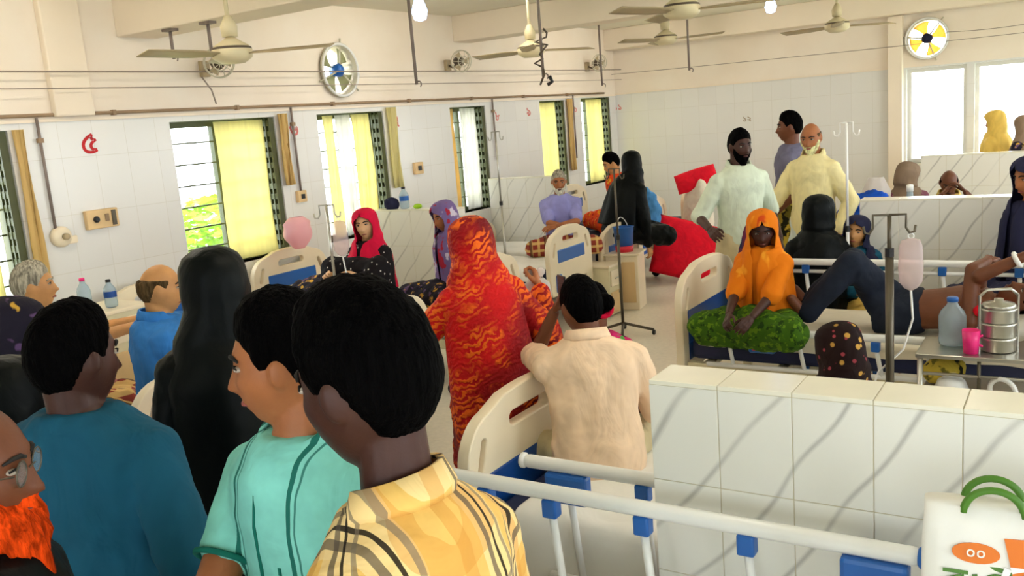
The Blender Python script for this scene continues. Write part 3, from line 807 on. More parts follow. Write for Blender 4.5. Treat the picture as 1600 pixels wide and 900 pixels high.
def wall_fan(x, y, label):
    q = at_X(x, y, XL + .2)
    o = thing('wall_fan', label, 'wall fan', (XL, q.y, q.z), 0, 'small wall fans')
    MB().box((.02, 0, .0), (.04, .08, .12)).build('wall_plate', 'fanblade', o, bevel=.006)
    MB().tube([(.03, 0, 0), (.1, 0, -.03), (.14, 0, .02)], .012, 8).build('arm', 'fandark', o, True)
    MB().lathe([(.0, -.05), (.045, -.045), (.05, .03), (.02, .05)], (.17, 0, .03), (1, -.5, -.2), 16).build('motor', 'fandark', o, True)
    cg = MB(); ax = unit(V(1, -.5, -.2)); c = V(.2, -.01, .03)
    for R_, dd in ((.11, .03), (.11, -.005), (.055, .05)): cg.torus(c + ax * dd, R_, .005, ax, 28, 6)
    u, w, _ = frame_of(ax)
    for k in range(10):
        e = u * math.cos(k * PI / 5) + w * math.sin(k * PI / 5)
        cg.tube([c + ax * .055, c + e * .06 + ax * .05, c + e * .11 + ax * .012], .0025, 5)
    cg.build('cage', 'ring', o, True)
    for k in range(3):
        e = u * math.cos(k * 2.094) + w * math.sin(k * 2.094); e2 = np.cross(ax, e)
        b = MB().quadgrid([[c + e * .02 - e2 * .015, c + e * .02 + e2 * .015 + ax * .01], [c + e * .09 - e2 * .035, c + e * .09 + e2 * .035 + ax * .02]], False).build('blade', 'fanblade', o)
        b.modifiers.new('t', 'SOLIDIFY').thickness = .003
wall_fan(344, 104, 'small caged wall fan under the first ceiling fan')
wall_fan(721, 100, 'small caged wall fan between left exhaust fan and far ceiling fan')
wall_fan(936, 102, 'small caged wall fan near the back corner')

def hanging_rod(x, y, z0, label, plate=False, cord=False, top=ZC, Y=None):
    q = at_z(x, y, z0) if Y is None else at_Y(x, y, Y); z0 = q.z
    o = thing('hanging_rod', label, 'drip rod', (q.x, q.y, z0), 0, 'rods hanging from the ceiling')
    MB().tube([(0, 0, 0), (0, 0, top - z0)], .011, 8).build('rod', 'iron', o, True)
    MB().torus((.02, 0, 0), .02, .005, (0, 1, 0), 12, 6, 0, PI * 1.3).build('hook', 'iron', o, True)
    MB().box((0, 0, top - z0 - .008), (.2 if plate else .1, .06, .016)).build('ceiling_plate', 'iron', o)
    if cord:
        rnd = random.Random(5); p = [(rnd.uniform(-.05, .05), rnd.uniform(-.05, .05), .34 - k * .03) for k in range(14)]
        MB().tube(p, .008, 6).build('tangled_cord', 'fandark', o, True)
        MB().tube([(.05, 0, .0), (.06, .02, -.04), (.03, .0, -.06)], .014, 6).build('cord_end', 'blackpl', o, True)
hanging_rod(651, 132, 2.2, 'thin rod hanging from ceiling right of the left exhaust fan')
hanging_rod(849, 120, 2.2, 'hanging rod wrapped in a tangled dark cord', cord=True)
hanging_rod(941, 134, 2.2, 'hanging rod with a wide plate near the back corner', plate=True, top=ZC)
hanging_rod(1077, 110, 2.25, 'straight rod hanging below the large cream fan')
hanging_rod(272, 92, 2.3, 'short rod hanging under the beam by the left wall', top=2.7, Y=4.12)
hanging_rod(331, 84, 2.3, 'short rod hanging beside the first ceiling fan', top=2.7, Y=4.12)

def bulb(x, y, z, label):
    q = at_z(x, y, z); o = thing('pendant_bulb', label, 'lamp', (q.x, q.y, z), 0, 'bluish pendant bulbs')
    MB().tube([(0, 0, .1), (0, 0, ZC - z)], .004, 6).build('cord', 'blackpl', o, True)
    MB().lathe([(.02, .04), (.025, .05), (.025, .1), (.012, .11)], n=14).build('holder', 'cream', o, True)
    MB().lathe([(.0, -.07), (.03, -.06), (.042, -.02), (.03, .02), (.02, .045)], n=18).build('bulb', 'bulb', o, True)
bulb(1204, 6, 2.6, 'glowing bluish pendant bulb right of the large cream fan')
bulb(655, 12, 2.52, 'glowing bluish pendant bulb above the hanging rod')

def fill_tube(x, y, along, label):  # invented ceiling tubes, added as fill light for the ward
    o = thing('fill_tube', label, 'lamp', (x, y, ZC), 0 if along == 'x' else PI / 2, 'added ceiling fill tubes')
    MB().box((0, 0, -.02), (1.25, .06, .04)).build('batten', 'white_pl', o)
    MB().tube([(-.6, 0, -.06), (.6, 0, -.06)], .016, 10).build('tube', 'tube', o, True)
    for s in (-1, 1): MB().box((s * .61, 0, -.045), (.02, .03, .05)).build('holder', 'white_pl', o)
for x, y, a, l in ((-4.4, 2.6, 'y', 'added fill tube on the ceiling over the left beds before first beam'), (-1.2, 2.4, 'y', 'added fill tube on the ceiling over the tiled partition'),
                (-4.2, 6.2, 'y', 'added fill tube on the ceiling over the left beds between beams'), (-.6, 6.0, 'y', 'added fill tube on the ceiling over the right beds between beams'),
                (-4.2, 10.2, 'y', 'added fill tube on the ceiling in the far left bay'), (-.2, 9.8, 'y', 'added fill tube on the ceiling in the far right bay')):
    fill_tube(x, y, a, l)

# ------------------------------------------------------------------ hospital beds
def rot_pts(pts, c, a):
    cs, sn = math.cos(a), math.sin(a)
    return [(c[0] + x * cs - y * sn, c[1] + x * sn + y * cs) for x, y in pts]
def board(parent, x, w, zb, zt, style, name):
    """arched plastic end board with hand slots and a blue inset"""
    h = w / 2; out = [(-h + .02, zb), (h - .02, zb), (h, zb + .05)]
    R = .17
    for k in range(8):
        t = k / 7 * PI / 2 * .92; out.append((h - R + R * math.cos(t), zt - .03 - R + R * math.sin(t)))
    for k in range(1, 6):
        q = k / 6; y = (h - R) * (1 - 2 * q); out.append((y, zt - .005 + .02 * math.sin(q * PI)))
    for k in range(8):
        t = PI / 2 * 1.08 + k / 7 * PI / 2 * .92; out.append((-h + R + R * math.cos(t), zt - .03 - R + R * math.sin(t)))
    out.append((-h, zb + .05))
    holes = [rrect(-.15, .15, zt - .125, zt - .06, .03)]
    for s_ in (-1, 1):
        holes.append(rot_pts(rrect(-.022, .022, -.07, .07, .02), (s_ * (h - .085), zt - .17), s_ * .35))
    if style == 'open': holes.append(rrect(-.28, .28, zb + .07, zb + .1, .012))
    me = curve_plate(out, holes, .05)
    b = link(name, me, 'cream', parent, loc=(x, 0, 0))
    if style == 'full':
        MB().box((0, 0, (zb + .06 + zt - .24) / 2), (.056, w * .84, zt - .3 - zb)).build('inset_panel', 'navy', b, bevel=.01)
        MB().box((0, 0, zb + .17), (.060, w * .84, .006)).build('panel_seam', 'blue', b)
    else:
        MB().box((0, 0, zt - .235), (.056, w * .66, .125)).build('inset_panel', 'blue', b, bevel=.012)
        MB().box((0, h - .13, zb + .1), (.08, .1, .16)).build('corner_bumper', 'blue', b, bevel=.015)
    return b
def guard_rail(parent, x0, x1, y, z, zlow, posts, latch, double=False):
    r = MB().capsule((x0, y, z), (x1, y, z), .022, .022, 12).build('guard_rail', 'white_pl', parent, True)
    for s_, xx in ((-1, x0), (1, x1)): MB().lathe([(.02, 0), (.026, .006), (.026, .016), (.014, .022)], (xx + s_ * .012, y, z), (s_, 0, 0), 14).build('end_cap', 'blue' if s_ > 0 else 'white_pl', r, True)
    for p in posts:
        MB().box((p, y, z - .045), (.045, .04, .055)).build('clip', 'blue', r, bevel=.006)
        MB().tube([(p, y, z - .05), (p + .03, y, zlow)], .012, 8).build('post', 'white_pl', r, True)
    MB().tube([(x0 + .05, y, zlow), (x1 - .05, y, zlow)], .014, 8).build('lower_bar', 'white_pl', r, True)
    if double: MB().tube([(x0, y, z - .06), (x1, y, z - .06)], .012, 8).build('second_bar', 'white_pl', r, True)
    if latch is not None:
        MB().box((latch, y - .005, z - .07), (.15, .05, .1)).build('latch', 'blue', r, bevel=.012)
        MB().box((latch - .02, y - .032, z - .085), (.06, .02, .035)).build('latch_button', 'red_pl', r, bevel=.006)
    return r
def bed(label, fx, side, y0, y1, zt, zm, style='slim', rails=(), L=2.02, mat='linen2', lean=0., headboard=True):
    o = thing('hospital_bed', label, 'bed', (fx, (y0 + y1) / 2, 0), 0. if side > 0 else PI, 'hospital beds')
    w = y1 - y0; zb = zm - .22
    board(o, 0, w, zb, zt, style, 'footboard')
    if headboard: board(o, L, w, zb, zt + .04, style, 'headboard')
    f = MB()
    for s_ in (-1, 1): f.box((L / 2, s_ * (w / 2 - .05), zm - .19), (L - .06, .05, .07))
    for k in range(5): f.box((.15 + k * (L - .3) / 4, 0, zm - .17), (.06, w - .14, .03))
    f.build('frame', 'frame', o, bevel=.004)
    MB().box((L / 2, 0, zm - .075), (L - .1, w - .1, .13)).build('mattress', 'mattress', o, bevel=.03)
    for sx in (.12, L - .12):
        for sy in (-1, 1):
            lg = MB().box((sx, sy * (w / 2 - .07), (zm - .2 + .1) / 2), (.05, .05, zm - .3)).build('leg', 'frame', o, bevel=.004)
            MB().lathe([(.045, -.015), (.05, 0), (.045, .015)], (sx, sy * (w / 2 - .07), .05), (0, 1, 0), 16).build('castor', 'blackpl', lg, True)
    for r in rails: guard_rail(o, *r)
    return o
def bed_sheet(label, x0, x1, y0, y1, z, mat, dropn=.2, dropf=.1, seed=1):
    """sheet lying over a mattress with its sides hanging in soft waves"""
    rows = []; nx = 40
    prof = [(0, -dropn, 0)] + [(0, -dropn * (1 - k / 4), 0) for k in range(1, 4)] + [(.01, 0, 0)] + [(t, .006, 1) for t in np.linspace(.06, .94, 14)] + [(.99, 0, 0)] + [(1, -dropf * k / 4, 0) for k in range(1, 5)]
    for i in range(nx + 1):
        x = x0 + (x1 - x0) * i / nx; row = []
        for t, dz, top in prof:
            y = y0 + (y1 - y0) * t
            nse = mnoise.noise(Vector((x * 5 + seed, y * 5, seed)))
            hem = .28 * mnoise.noise(Vector((x * 4 + seed * 3, seed, 1))) if dz < -.05 else 0
            wob = .02 * mnoise.noise(Vector((x * 9, dz * 4, seed))) * (1 if dz < 0 else 0)
            row.append((x, y + wob - (.02 * (-dz / .2) if t == 0 else 0), z + dz * (1 + hem) + (.012 * nse + .006 if top else .004)))
        rows.append(row)
    o = MB().quadgrid(rows, False).build('bed_sheet', mat, None, True)
    o.modifiers.new('t', 'SOLIDIFY').thickness = .006
    s_ = o.modifiers.new('s', 'SUBSURF'); s_.levels = 1; s_.render_levels = 1
    return tag(o, label, 'bed sheet', 'bed sheets')
# right-hand beds
B0 = bed('foreground bed with long white rail in front of the tiled partition', -1.68, 1, 1.22, 2.04, .86, .58, 'full', rails=((.05, 1.38, .39, .87, .5, (.22, .44, .72, 1.0), 1.3),))
BB = bed('bed with arched cream footboard and navy panel carrying the man in peach', -1.78, 1, 2.34, 3.18, .92, .58, 'full', rails=((.28, 1.1, -.43, .81, .42, (.42, .68, .95), .42),))
BC = bed('bed carrying the shirtless patient and the woman in orange', -2.0, 1, 4.86, 5.8, .95, .56, 'full', rails=((.12, 1.5, -.49, .63, .42, (.3, .7, 1.1), .5), (.3, 1.9, .47, .86, .5, (.5, .9, 1.3, 1.7), None, True)))
BE = bed('bed behind the second partition at the right', -1.45, 1, 7.2, 8.1, .9, .56)
# left-hand beds (heads at the left wall)
BG = bed('left bed nearest the camera where the man in blue sits', -3.2, -1, 2.05, 2.92, 1.0, .6, 'full', L=2.2)
BH = bed('left bed whose footboard edge shows behind the black-haired heads', -3.42, -1, 3.42, 4.26, .95, .58, 'slim', L=2.1)
BF = bed('left bed of the woman in the crimson scarf', -3.66, -1, 4.88, 5.72, .95, .58, 'slim', L=2.0)
BI = bed('left bed with footboard in front of the man in lavender', -3.92, -1, 6.64, 7.42, .93, .58, 'open', L=1.78)
BL = bed('far left bed of the women in orange and black', -3.95, -1, 7.7, 8.5, .8, .56, 'open', L=1.75)
BJ = bed('far left bed with footboard left of the red pillow', -4.05, -1, 8.78, 9.58, .95, .56, 'open', L=1.65)
BK = bed('farthest left bed near the back corner', -3.98, -1, 9.95, 10.75, .97, .56, 'open', L=1.7)
bed_sheet('crumpled white sheet under the man in the peach shirt', -1.62, .2, 2.375, 3.145, .585, 'linen', .27, .1, 2)
bed_sheet('white sheet on the foreground bed at the bottom edge', -1.6, .3, 1.25, 2.005, .585, 'linen', .2, .08, 4)
bed_sheet('cream sheet under the shirtless patient', -1.9, -.05, 4.895, 5.765, .565, 'linen2', .06, .06, 6)
bed_sheet('white sheet on the bed where the man in blue sits', -5.3, -3.28, 2.085, 2.885, .605, 'linen', .15, .1, 8)
bed_sheet('white sheet on the bed behind the black-haired heads', -5.4, -3.5, 3.455, 4.225, .585, 'linen', .1, .1, 9)
bed_sheet('pale sheet on the bed of the crimson-scarfed woman', -5.55, -3.74, 4.915, 5.685, .585, 'linen2', .1, .1, 10)
bed_sheet('pale sheet under the man in lavender', -5.6, -4.0, 6.675, 7.385, .585, 'linen', .1, .1, 11)
bed_sheet('pale sheet under the women in orange and black', -5.6, -4.02, 7.735, 8.465, .565, 'linen', .1, .1, 12)

# ------------------------------------------------------------------ people
def sstep(a, b, x):
    t = np.clip((x - a) / (b - a), 0, 1); return t * t * (3 - 2 * t)
NU, NV = 60, 44
_th = np.linspace(0, PI, NV + 1)[1:-1]; _ph = np.linspace(0, 2 * PI, NU, endpoint=False)
_N = np.stack([np.sin(_th)[:, None] * np.sin(_ph)[None], np.sin(_th)[:, None] * np.cos(_ph)[None], -np.cos(_th)[:, None] * np.ones(NU)[None]], -1)
def skull():
    n = _N; x = n[..., 0] * .075; y = np.where(n[..., 1] > 0, n[..., 1] * .091, n[..., 1] * .102); z = n[..., 2] * .118
    t = sstep(.05, .95, -n[..., 2])
    x = x * (1 - .26 * t); y = np.where(n[..., 1] < 0, y * (1 - .42 * t), y * (1 + .04 * t))
    return np.stack([x, y, z], -1)
def face():
    p = skull().copy(); n = _N; x, y, z = p[..., 0], p[..., 1], p[..., 2]; ax = np.abs(x)
    fr = sstep(.1, .45, n[..., 1]); g = lambda v, s_: np.exp(-(v / s_) ** 2)
    t = np.clip((.018 - z) / .05, 0, 1)
    nose = .027 * g(x, .0115) * np.where(z > -.033, t ** 1.2, g(z + .033, .007))
    nose += .009 * g(ax - .013, .008) * g(z + .029, .008)
    d = nose - .011 * g(ax - .033, .016) * g(z - .012, .013) + .005 * g(ax - .03, .024) * g(z - .034, .009)
    d += .008 * g(x, .021) * (g(z + .056, .0055) + g(z + .068, .006)) - .003 * g(x, .024) * g(z + .062, .003)
    d += .009 * g(x, .022) * g(z + .098, .016) + .004 * g(ax - .045, .018) * g(z + .015, .022)
    p[..., 1] = y + d * fr
    return p
SKULL, FACE = skull(), face()
_PHI = np.abs(np.where(_ph > PI, _ph - 2 * PI, _ph))[None] * np.ones((NV - 1, 1))
def hair_shape(style, thick, seed=0):
    z = SKULL[..., 2]
    line = np.interp(np.degrees(_PHI), [0, 35, 58, 72, 88, 100, 125, 180], [.068, .064, .046, .012, .012, .008, -.055, -.088])
    m = sstep(-.010, .008, z - line)
    if style == 'bald': m = m * (1 - sstep(.035, .062, z)) * sstep(.6, 1.1, _PHI)
    if style == 'thin': m = m * np.maximum(sstep(1.0, 1.5, _PHI), .0 + .0 * z)
    th_ = thick * (.42 + .58 * sstep(-.03, .07, z)) * (.35 + .65 * sstep(0, .04, z - line))
    c = SKULL * (1 + (th_ / .1) * m - .09 * (1 - m))[..., None]
    for i in range(c.shape[0]):
        for j in range(NU):
            if m[i, j] > .4:
                q = Vector(c[i, j] * 38) + Vector((seed, 0, 0)); k = mnoise.noise(q) * .35 + mnoise.noise(q * 2.3) * .3
                c[i, j] *= 1 + k * thick * 3.0
    if style == 'full': c[..., 2] += m * .006 * sstep(.2, .9, _N[..., 2])
    return c
def beard_shape(thick, length, seed=0):
    z = SKULL[..., 2]; deg = np.degrees(_PHI)
    line = np.interp(deg, [0, 14, 24, 45, 66, 76, 90], [-.071, -.066, -.05, -.045, -.005, .0, -.2])
    m = sstep(-.006, .010, line - z) * (1 - sstep(74, 88, deg))
    mus = np.exp(-((z + .047) / .006) ** 2) * (1 - sstep(16, 26, deg)) * .8
    m = np.maximum(m, mus)
    c = FACE * (1 + (thick / .1) * m - .08 * (1 - m))[..., None]
    ext = m * sstep(-.05, -.11, z) * (1 - sstep(30, 75, deg))
    ext = ext * (.35 + .65 * np.cos(_PHI).clip(0, 1))
    c[..., 2] -= ext * length * sstep(-.045, -.118, z); c[..., 0] *= 1 - .5 * ext * sstep(-.07, -.118, z); c[..., 1] += ext * length * .2
    for i in range(c.shape[0]):
        for j in range(NU):
            if m[i, j] > .4:
                q = Vector(c[i, j] * 45) + Vector((seed, 3, 0)); c[i, j] *= 1 + (mnoise.noise(q) + .6 * mnoise.noise(q * 2.4)) * thick * 3.2
    return c

def make_hand(curl):
    mb = MB()
    rx = (-.031, -.0105, .0105, .030); ln = (.072, .080, .075, .058)
    for k in range(4):
        mb.capsule((rx[k] * .62, .008, 0), (rx[k], .085, 0), .0135, .0115, 10)
        p = V(rx[k], .085, 0); a = 0.; L = ln[k]; d0 = V(rx[k] * 1.6, 1, 0); d0 = unit(d0)
        for j, (fr, r0, r1) in enumerate(((.42, .0095, .009), (.32, .009, .0082), (.26, .0082, .007))):
            a += curl * (.8, 1.1, .8)[j] * (1 + .12 * k)
            dd = d0 * math.cos(a) + V(0, 0, -1) * math.sin(a); q = p + dd * L * fr
            mb.capsule(p, q, r0, r1, 10); p = q
    p = V(-.02, .02, -.006)
    for q, r0, r1 in ((V(-.045, .05, -.016 - .01 * curl), .014, .0115), (V(-.058 + .012 * curl, .08, -.022 - .016 * curl), .011, .0098), (V(-.060 + .03 * curl, .104, -.028 - .02 * curl), .0098, .0078)):
        mb.capsule(p, q, r0, r1, 10); p = q
    mb.capsule((0, -.03, 0), (0, .02, 0), .024, .024, 12, .75, (0, 0, 1))
    me = finish(mb, 'hand', .0048, 3)
    v = np.empty(len(me.vertices) * 3); me.vertices.foreach_get('co', v); f = [tuple(p.vertices) for p in me.polygons]
    bpy.data.meshes.remove(me); return v.reshape(-1, 3), f
HANDS = {'relaxed': make_hand(.38), 'grip': make_hand(.95), 'flat': make_hand(.1)}

def ik(a, t, l1, l2, hint):
    a, t = V(*a), V(*t); d = t - a; L = np.linalg.norm(d); d = unit(d); L = min(L, (l1 + l2) * .985); t = a + d * L
    x = (l1 * l1 - l2 * l2 + L * L) / (2 * L); h = math.sqrt(max(l1 * l1 - x * x, 1e-6))
    p = np.asarray(hint, float); p = unit(p - d * np.dot(p, d)); return a + d * x + p * h, t

class Pose: pass
TORSO = [(-.13, .140, .108), (-.05, .162, .122), (.03, .160, .120), (.14, .145, .110), (.25, .152, .112), (.36, .168, .116), (.43, .158, .104), (.48, .105, .085), (.51, .06, .06)]
def make_pose(s, pz, u=(0, 0, 1), fwd=(0, 1, 0), hunch=0., hands=None, legs='stand', head=(0, 0, 0), hint=None, shrug=0., twist=0., sw=1., neck=.118):
    p = Pose(); p.sw = sw; p.s = s; p.P = V(0, 0, pz); p.u = unit(u); p.fwd = unit(V(*fwd) - p.u * np.dot(fwd, p.u)); p.side = np.cross(p.fwd, p.u)
    p.hunch = hunch
    p.spine = lambda t: p.P + p.u * t * s + p.fwd * hunch * s * (max(t, 0) / .5) ** 2
    p.C = p.spine(.41); p.N = p.spine(.49); p.top_dir = unit(p.spine(.5) - p.spine(.42))
    ct, st_ = math.cos(twist), math.sin(twist); sh = p.side * ct + p.fwd * st_
    p.S = {1: p.C + sh * .163 * sw * s + p.u * (-.018 + shrug) * s, -1: p.C - sh * .163 * sw * s + p.u * (-.018 + shrug) * s}
    nk = unit(p.top_dir * .75 + V(0, 0, 1) * .25) if abs(p.u[2]) > .5 else p.top_dir
    yaw, pit, rol = (math.radians(a) for a in head)
    base = np.stack([p.side, p.fwd, p.u], 1)
    if abs(p.u[2]) > .5:                    # upright bodies keep the head level before turning it
        f2 = unit(V(p.fwd[0], p.fwd[1], 0)); base = np.stack([np.cross(f2, V(0, 0, 1)), f2, V(0, 0, 1)], 1)
    R = np.array(Matrix.Rotation(yaw, 3, 'Z') @ Matrix.Rotation(pit, 3, 'X') @ Matrix.Rotation(rol, 3, 'Y'))
    p.Rh = base @ R; p.Hc = p.N + nk * neck * s + p.Rh @ V(0, .018, .03) * s; p.hs = s ** .6
    p.top = p.Hc + V(0, 0, .12) * p.hs
    p.E, p.W = {}, {}
    hands = hands or {}
    for k in (1, -1):
        t = hands.get(k)
        if t is None: t = p.S[k] + p.side * k * .06 * s - V(0, 0, .53) * s + p.fwd * .05 * s
        h = (hint or {}).get(k, p.side * k * .5 - p.fwd * .5 - V(0, 0, .8))
        p.E[k], p.W[k] = ik(p.S[k], t, .29 * s, .25 * s, h)
    p.Hip = {k: p.P + p.side * k * .088 * s - p.u * .03 * s for k in (1, -1)}
    p.K, p.A = {}, {}
    for k in (1, -1):
        if legs == 'stand': a = V(*(p.side * k * .09 * s)); a[2] = .07; hn = p.fwd
        elif legs == 'sit': a = p.Hip[k] + p.fwd * .42 * s + p.side * k * .03; a[2] = max(.07, pz - .46 * s); hn = V(0, 0, 1) + p.fwd
        elif legs == 'cross': a = p.Hip[k] + p.fwd * .26 * s - p.side * k * .16 * s; a[2] = pz - .02; hn = p.side * k + p.fwd * .5
        elif legs == 'kneesup': a = p.Hip[k] + p.fwd * .34 * s + p.side * k * .06; a[2] = pz - .05; hn = V(0, 0, 1) + p.fwd * .4 + p.side * k * .35
        else: a = legs[k][0]; hn = legs[k][1]
        p.K[k], p.A[k] = ik(p.Hip[k], a, .42 * s, .40 * s, hn)
    p.foot = {k: (p.A[k] + unit(V(p.fwd[0], p.fwd[1], 0) if abs(p.u[2]) > .5 else p.fwd) * .15 * s - V(0, 0, .02)) for k in (1, -1)}
    if not abs(p.u[2]) > .5:
        for k in (1, -1): p.foot[k] = p.A[k] + p.fwd * .12 * s - p.u * .05
    return p
def ring(c, a, b, rx, ry, n=24): return [c + a * rx * math.cos(2 * PI * j / n) + b * ry * math.sin(2 * PI * j / n) for j in range(n)]
def torso(mb, p, infl=0., t0=-.13, t1=.51, extra=()):
    T_ = [q for q in TORSO if t0 <= q[0] <= t1]
    if t0 < -.13:
        T_ = [(t, rx, ry) for t, rx, ry in extra if t >= t0 - 1e-6] + T_
    mb.quadgrid([ring(p.spine(t), p.side, p.fwd, rx * p.s * (.35 + .65 * p.sw) + infl, ry * p.s + infl) for t, rx, ry in T_], True, True, True)
    for k in (1, -1):
        mb.capsule(p.spine(.435), p.S[k], .068 * p.s + infl * .9, .052 * p.s + infl * .8)
def body_mesh(p, voxel, hands=('relaxed', 'relaxed'), legs=True, palm=None):
    s = p.s; mb = MB()
    torso(mb, p, -.006)
    rows = (FACE.reshape(-1, 3) @ p.Rh.T * p.hs + p.Hc).reshape(NV - 1, NU, 3)
    mb.quadgrid([list(r) for r in rows], True, True, True)
    for k in (1, -1): mb.ellipsoid(p.Hc + p.Rh @ V(k * .076, -.008, .004) * p.hs, V(.010, .020, .031) * p.hs, p.Rh @ np.array(Matrix.Rotation(-k * .35, 3, 'Z')), 12, 10)
    mb.capsule(p.N - p.u * .02, p.Hc + p.Rh @ V(0, -.03, -.05) * p.hs, .062 * s, .054 * s)
    for k in (1, -1):
        mb.capsule(p.S[k], p.E[k], .050 * s, .040 * s); mb.capsule(p.E[k], p.W[k], .041 * s, .027 * s)
        if legs:
            mb.capsule(p.Hip[k], p.K[k], .080 * s, .056 * s); mb.capsule(p.K[k], p.A[k], .055 * s, .036 * s)
            mb.capsule(p.A[k], p.foot[k], .038 * s, .030 * s)
    me = finish(mb, 'body', voxel, 3)
    vs, fs, off = [], [], 0
    for i, k in enumerate((1, -1)):
        hv, hf = HANDS[hands[i]]; d = unit(p.W[k] - p.E[k])
        up = (palm or {}).get(k, p.side * k * .7 + V(0, 0, .7)); zx = unit(np.asarray(up, float) - d * np.dot(up, d)); xx = np.cross(d, zx)
        v = hv.copy()
        if k < 0: v[:, 0] *= -1
        w = p.W[k] + (v @ np.stack([xx, d, zx], 0)) * .98 * s + d * .012
        vs.append(w); fs += [tuple(j + off for j in (f if k > 0 else f[::-1])) for f in hf]; off += len(w)
    return join_mesh(me, np.concatenate(vs), fs)

def shell(name, rows, mat, root, thick=.004, sub=0):
    o = MB().quadgrid(rows, False).build(name, mat, root, True)
    m = o.modifiers.new('t', 'SOLIDIFY'); m.thickness = thick; m.offset = 0
    return o
def g_shirt(p, root, mat, sleeve='short', hem=-.12, infl=.014, name='shirt', voxel=.010, disp=.02, collar=True, flare=.02, cmat=None):
    mb = MB(); s = p.s
    ext = [(t, .165 + flare * (-.13 - t) * 4 + .006, .125 + flare * (-.13 - t) * 4) for t in np.arange(hem, -.13, .08)] if hem < -.13 else ()
    torso(mb, p, infl, hem, .515, ext)
    for k in (1, -1):
        e = p.E[k] if sleeve == 'long' else p.S[k] + (p.E[k] - p.S[k]) * ({'short': .78, 'cap': .52}.get(sleeve, .98))
        mb.capsule(p.S[k], e, .054 * s + infl * .6, .048 * s + infl * .7)
        if sleeve == 'long': mb.capsule(p.E[k], p.E[k] + (p.W[k] - p.E[k]) * .93, .047 * s + infl * .7, .036 * s + infl * .5)
    o = link(name, finish(mb, name, voxel, 5, disp, .09), mat, root)
    if collar:
        c = p.N + p.u * .028 * s; pts = [c + p.side * (.074 * s + infl * .55) * math.cos(t) + p.fwd * (.072 * s + infl * .55) * math.sin(t) - p.u * (.022 + .03 * math.sin(t)) * s * (1 if math.sin(t) > 0 else .2) for t in np.linspace(.5 * PI + .35, 2.5 * PI - .35, 28)]
        rows = []
        for q in pts:
            r_ = unit(q - c - p.u * np.dot(q - c, p.u)); rows.append([q - r_ * .008 + p.u * .028 * s, q + p.u * .03 * s, q + r_ * .012 - p.u * .006, q + r_ * .008 - p.u * .02 * s])
        shell('collar', rows, cmat or mat, o, .005)
    return o
def g_trousers(p, root, mat, voxel=.011, name='trousers', infl=.018, end=1.0):
    mb = MB(); s = p.s
    mb.quadgrid([ring(p.spine(t), p.side, p.fwd, rx * s + infl * .6, ry * s + infl * .6) for t, rx, ry in TORSO[:4]], True, True, True)
    for k in (1, -1):
        mb.capsule(p.Hip[k], p.K[k], .086 * s + infl * .6, .062 * s + infl); mb.capsule(p.K[k], p.K[k] + (p.A[k] - p.K[k]) * .93 * end, .060 * s + infl, .046 * s + infl)
    return link(name, finish(mb, name, voxel, 5, .025, .1), mat, root)
def g_skirt(p, root, mat, voxel=.012, name='lungi', infl=.03, width=1.):
    """wrapped cloth round both legs, standing or sitting"""
    mb = MB(); s = p.s
    mb.quadgrid([ring(p.spine(t), p.side, p.fwd, rx * s + .016, ry * s + .016) for t, rx, ry in TORSO[:4]], True, True, True)
    for k in (1, -1):
        mb.capsule(p.Hip[k], p.K[k], .10 * s + infl * .5, .085 * s + infl * .6); mb.capsule(p.K[k], p.K[k] + (p.A[k] - p.K[k]) * .86, .085 * s + infl * .6, .10 * s * width + infl)
    for a, b in ((0, 0), (.5, .5), (1, 1)):
        mb.capsule(p.Hip[1] + (p.K[1] - p.Hip[1]) * a, p.Hip[-1] + (p.K[-1] - p.Hip[-1]) * a, .09 * s, .09 * s)
        mb.capsule(p.K[1] + (p.A[1] - p.K[1]) * a * .85, p.K[-1] + (p.A[-1] - p.K[-1]) * a * .85, .085 * s, .085 * s)
    return link(name, finish(mb, name, voxel, 7, .04, .09), mat, root)
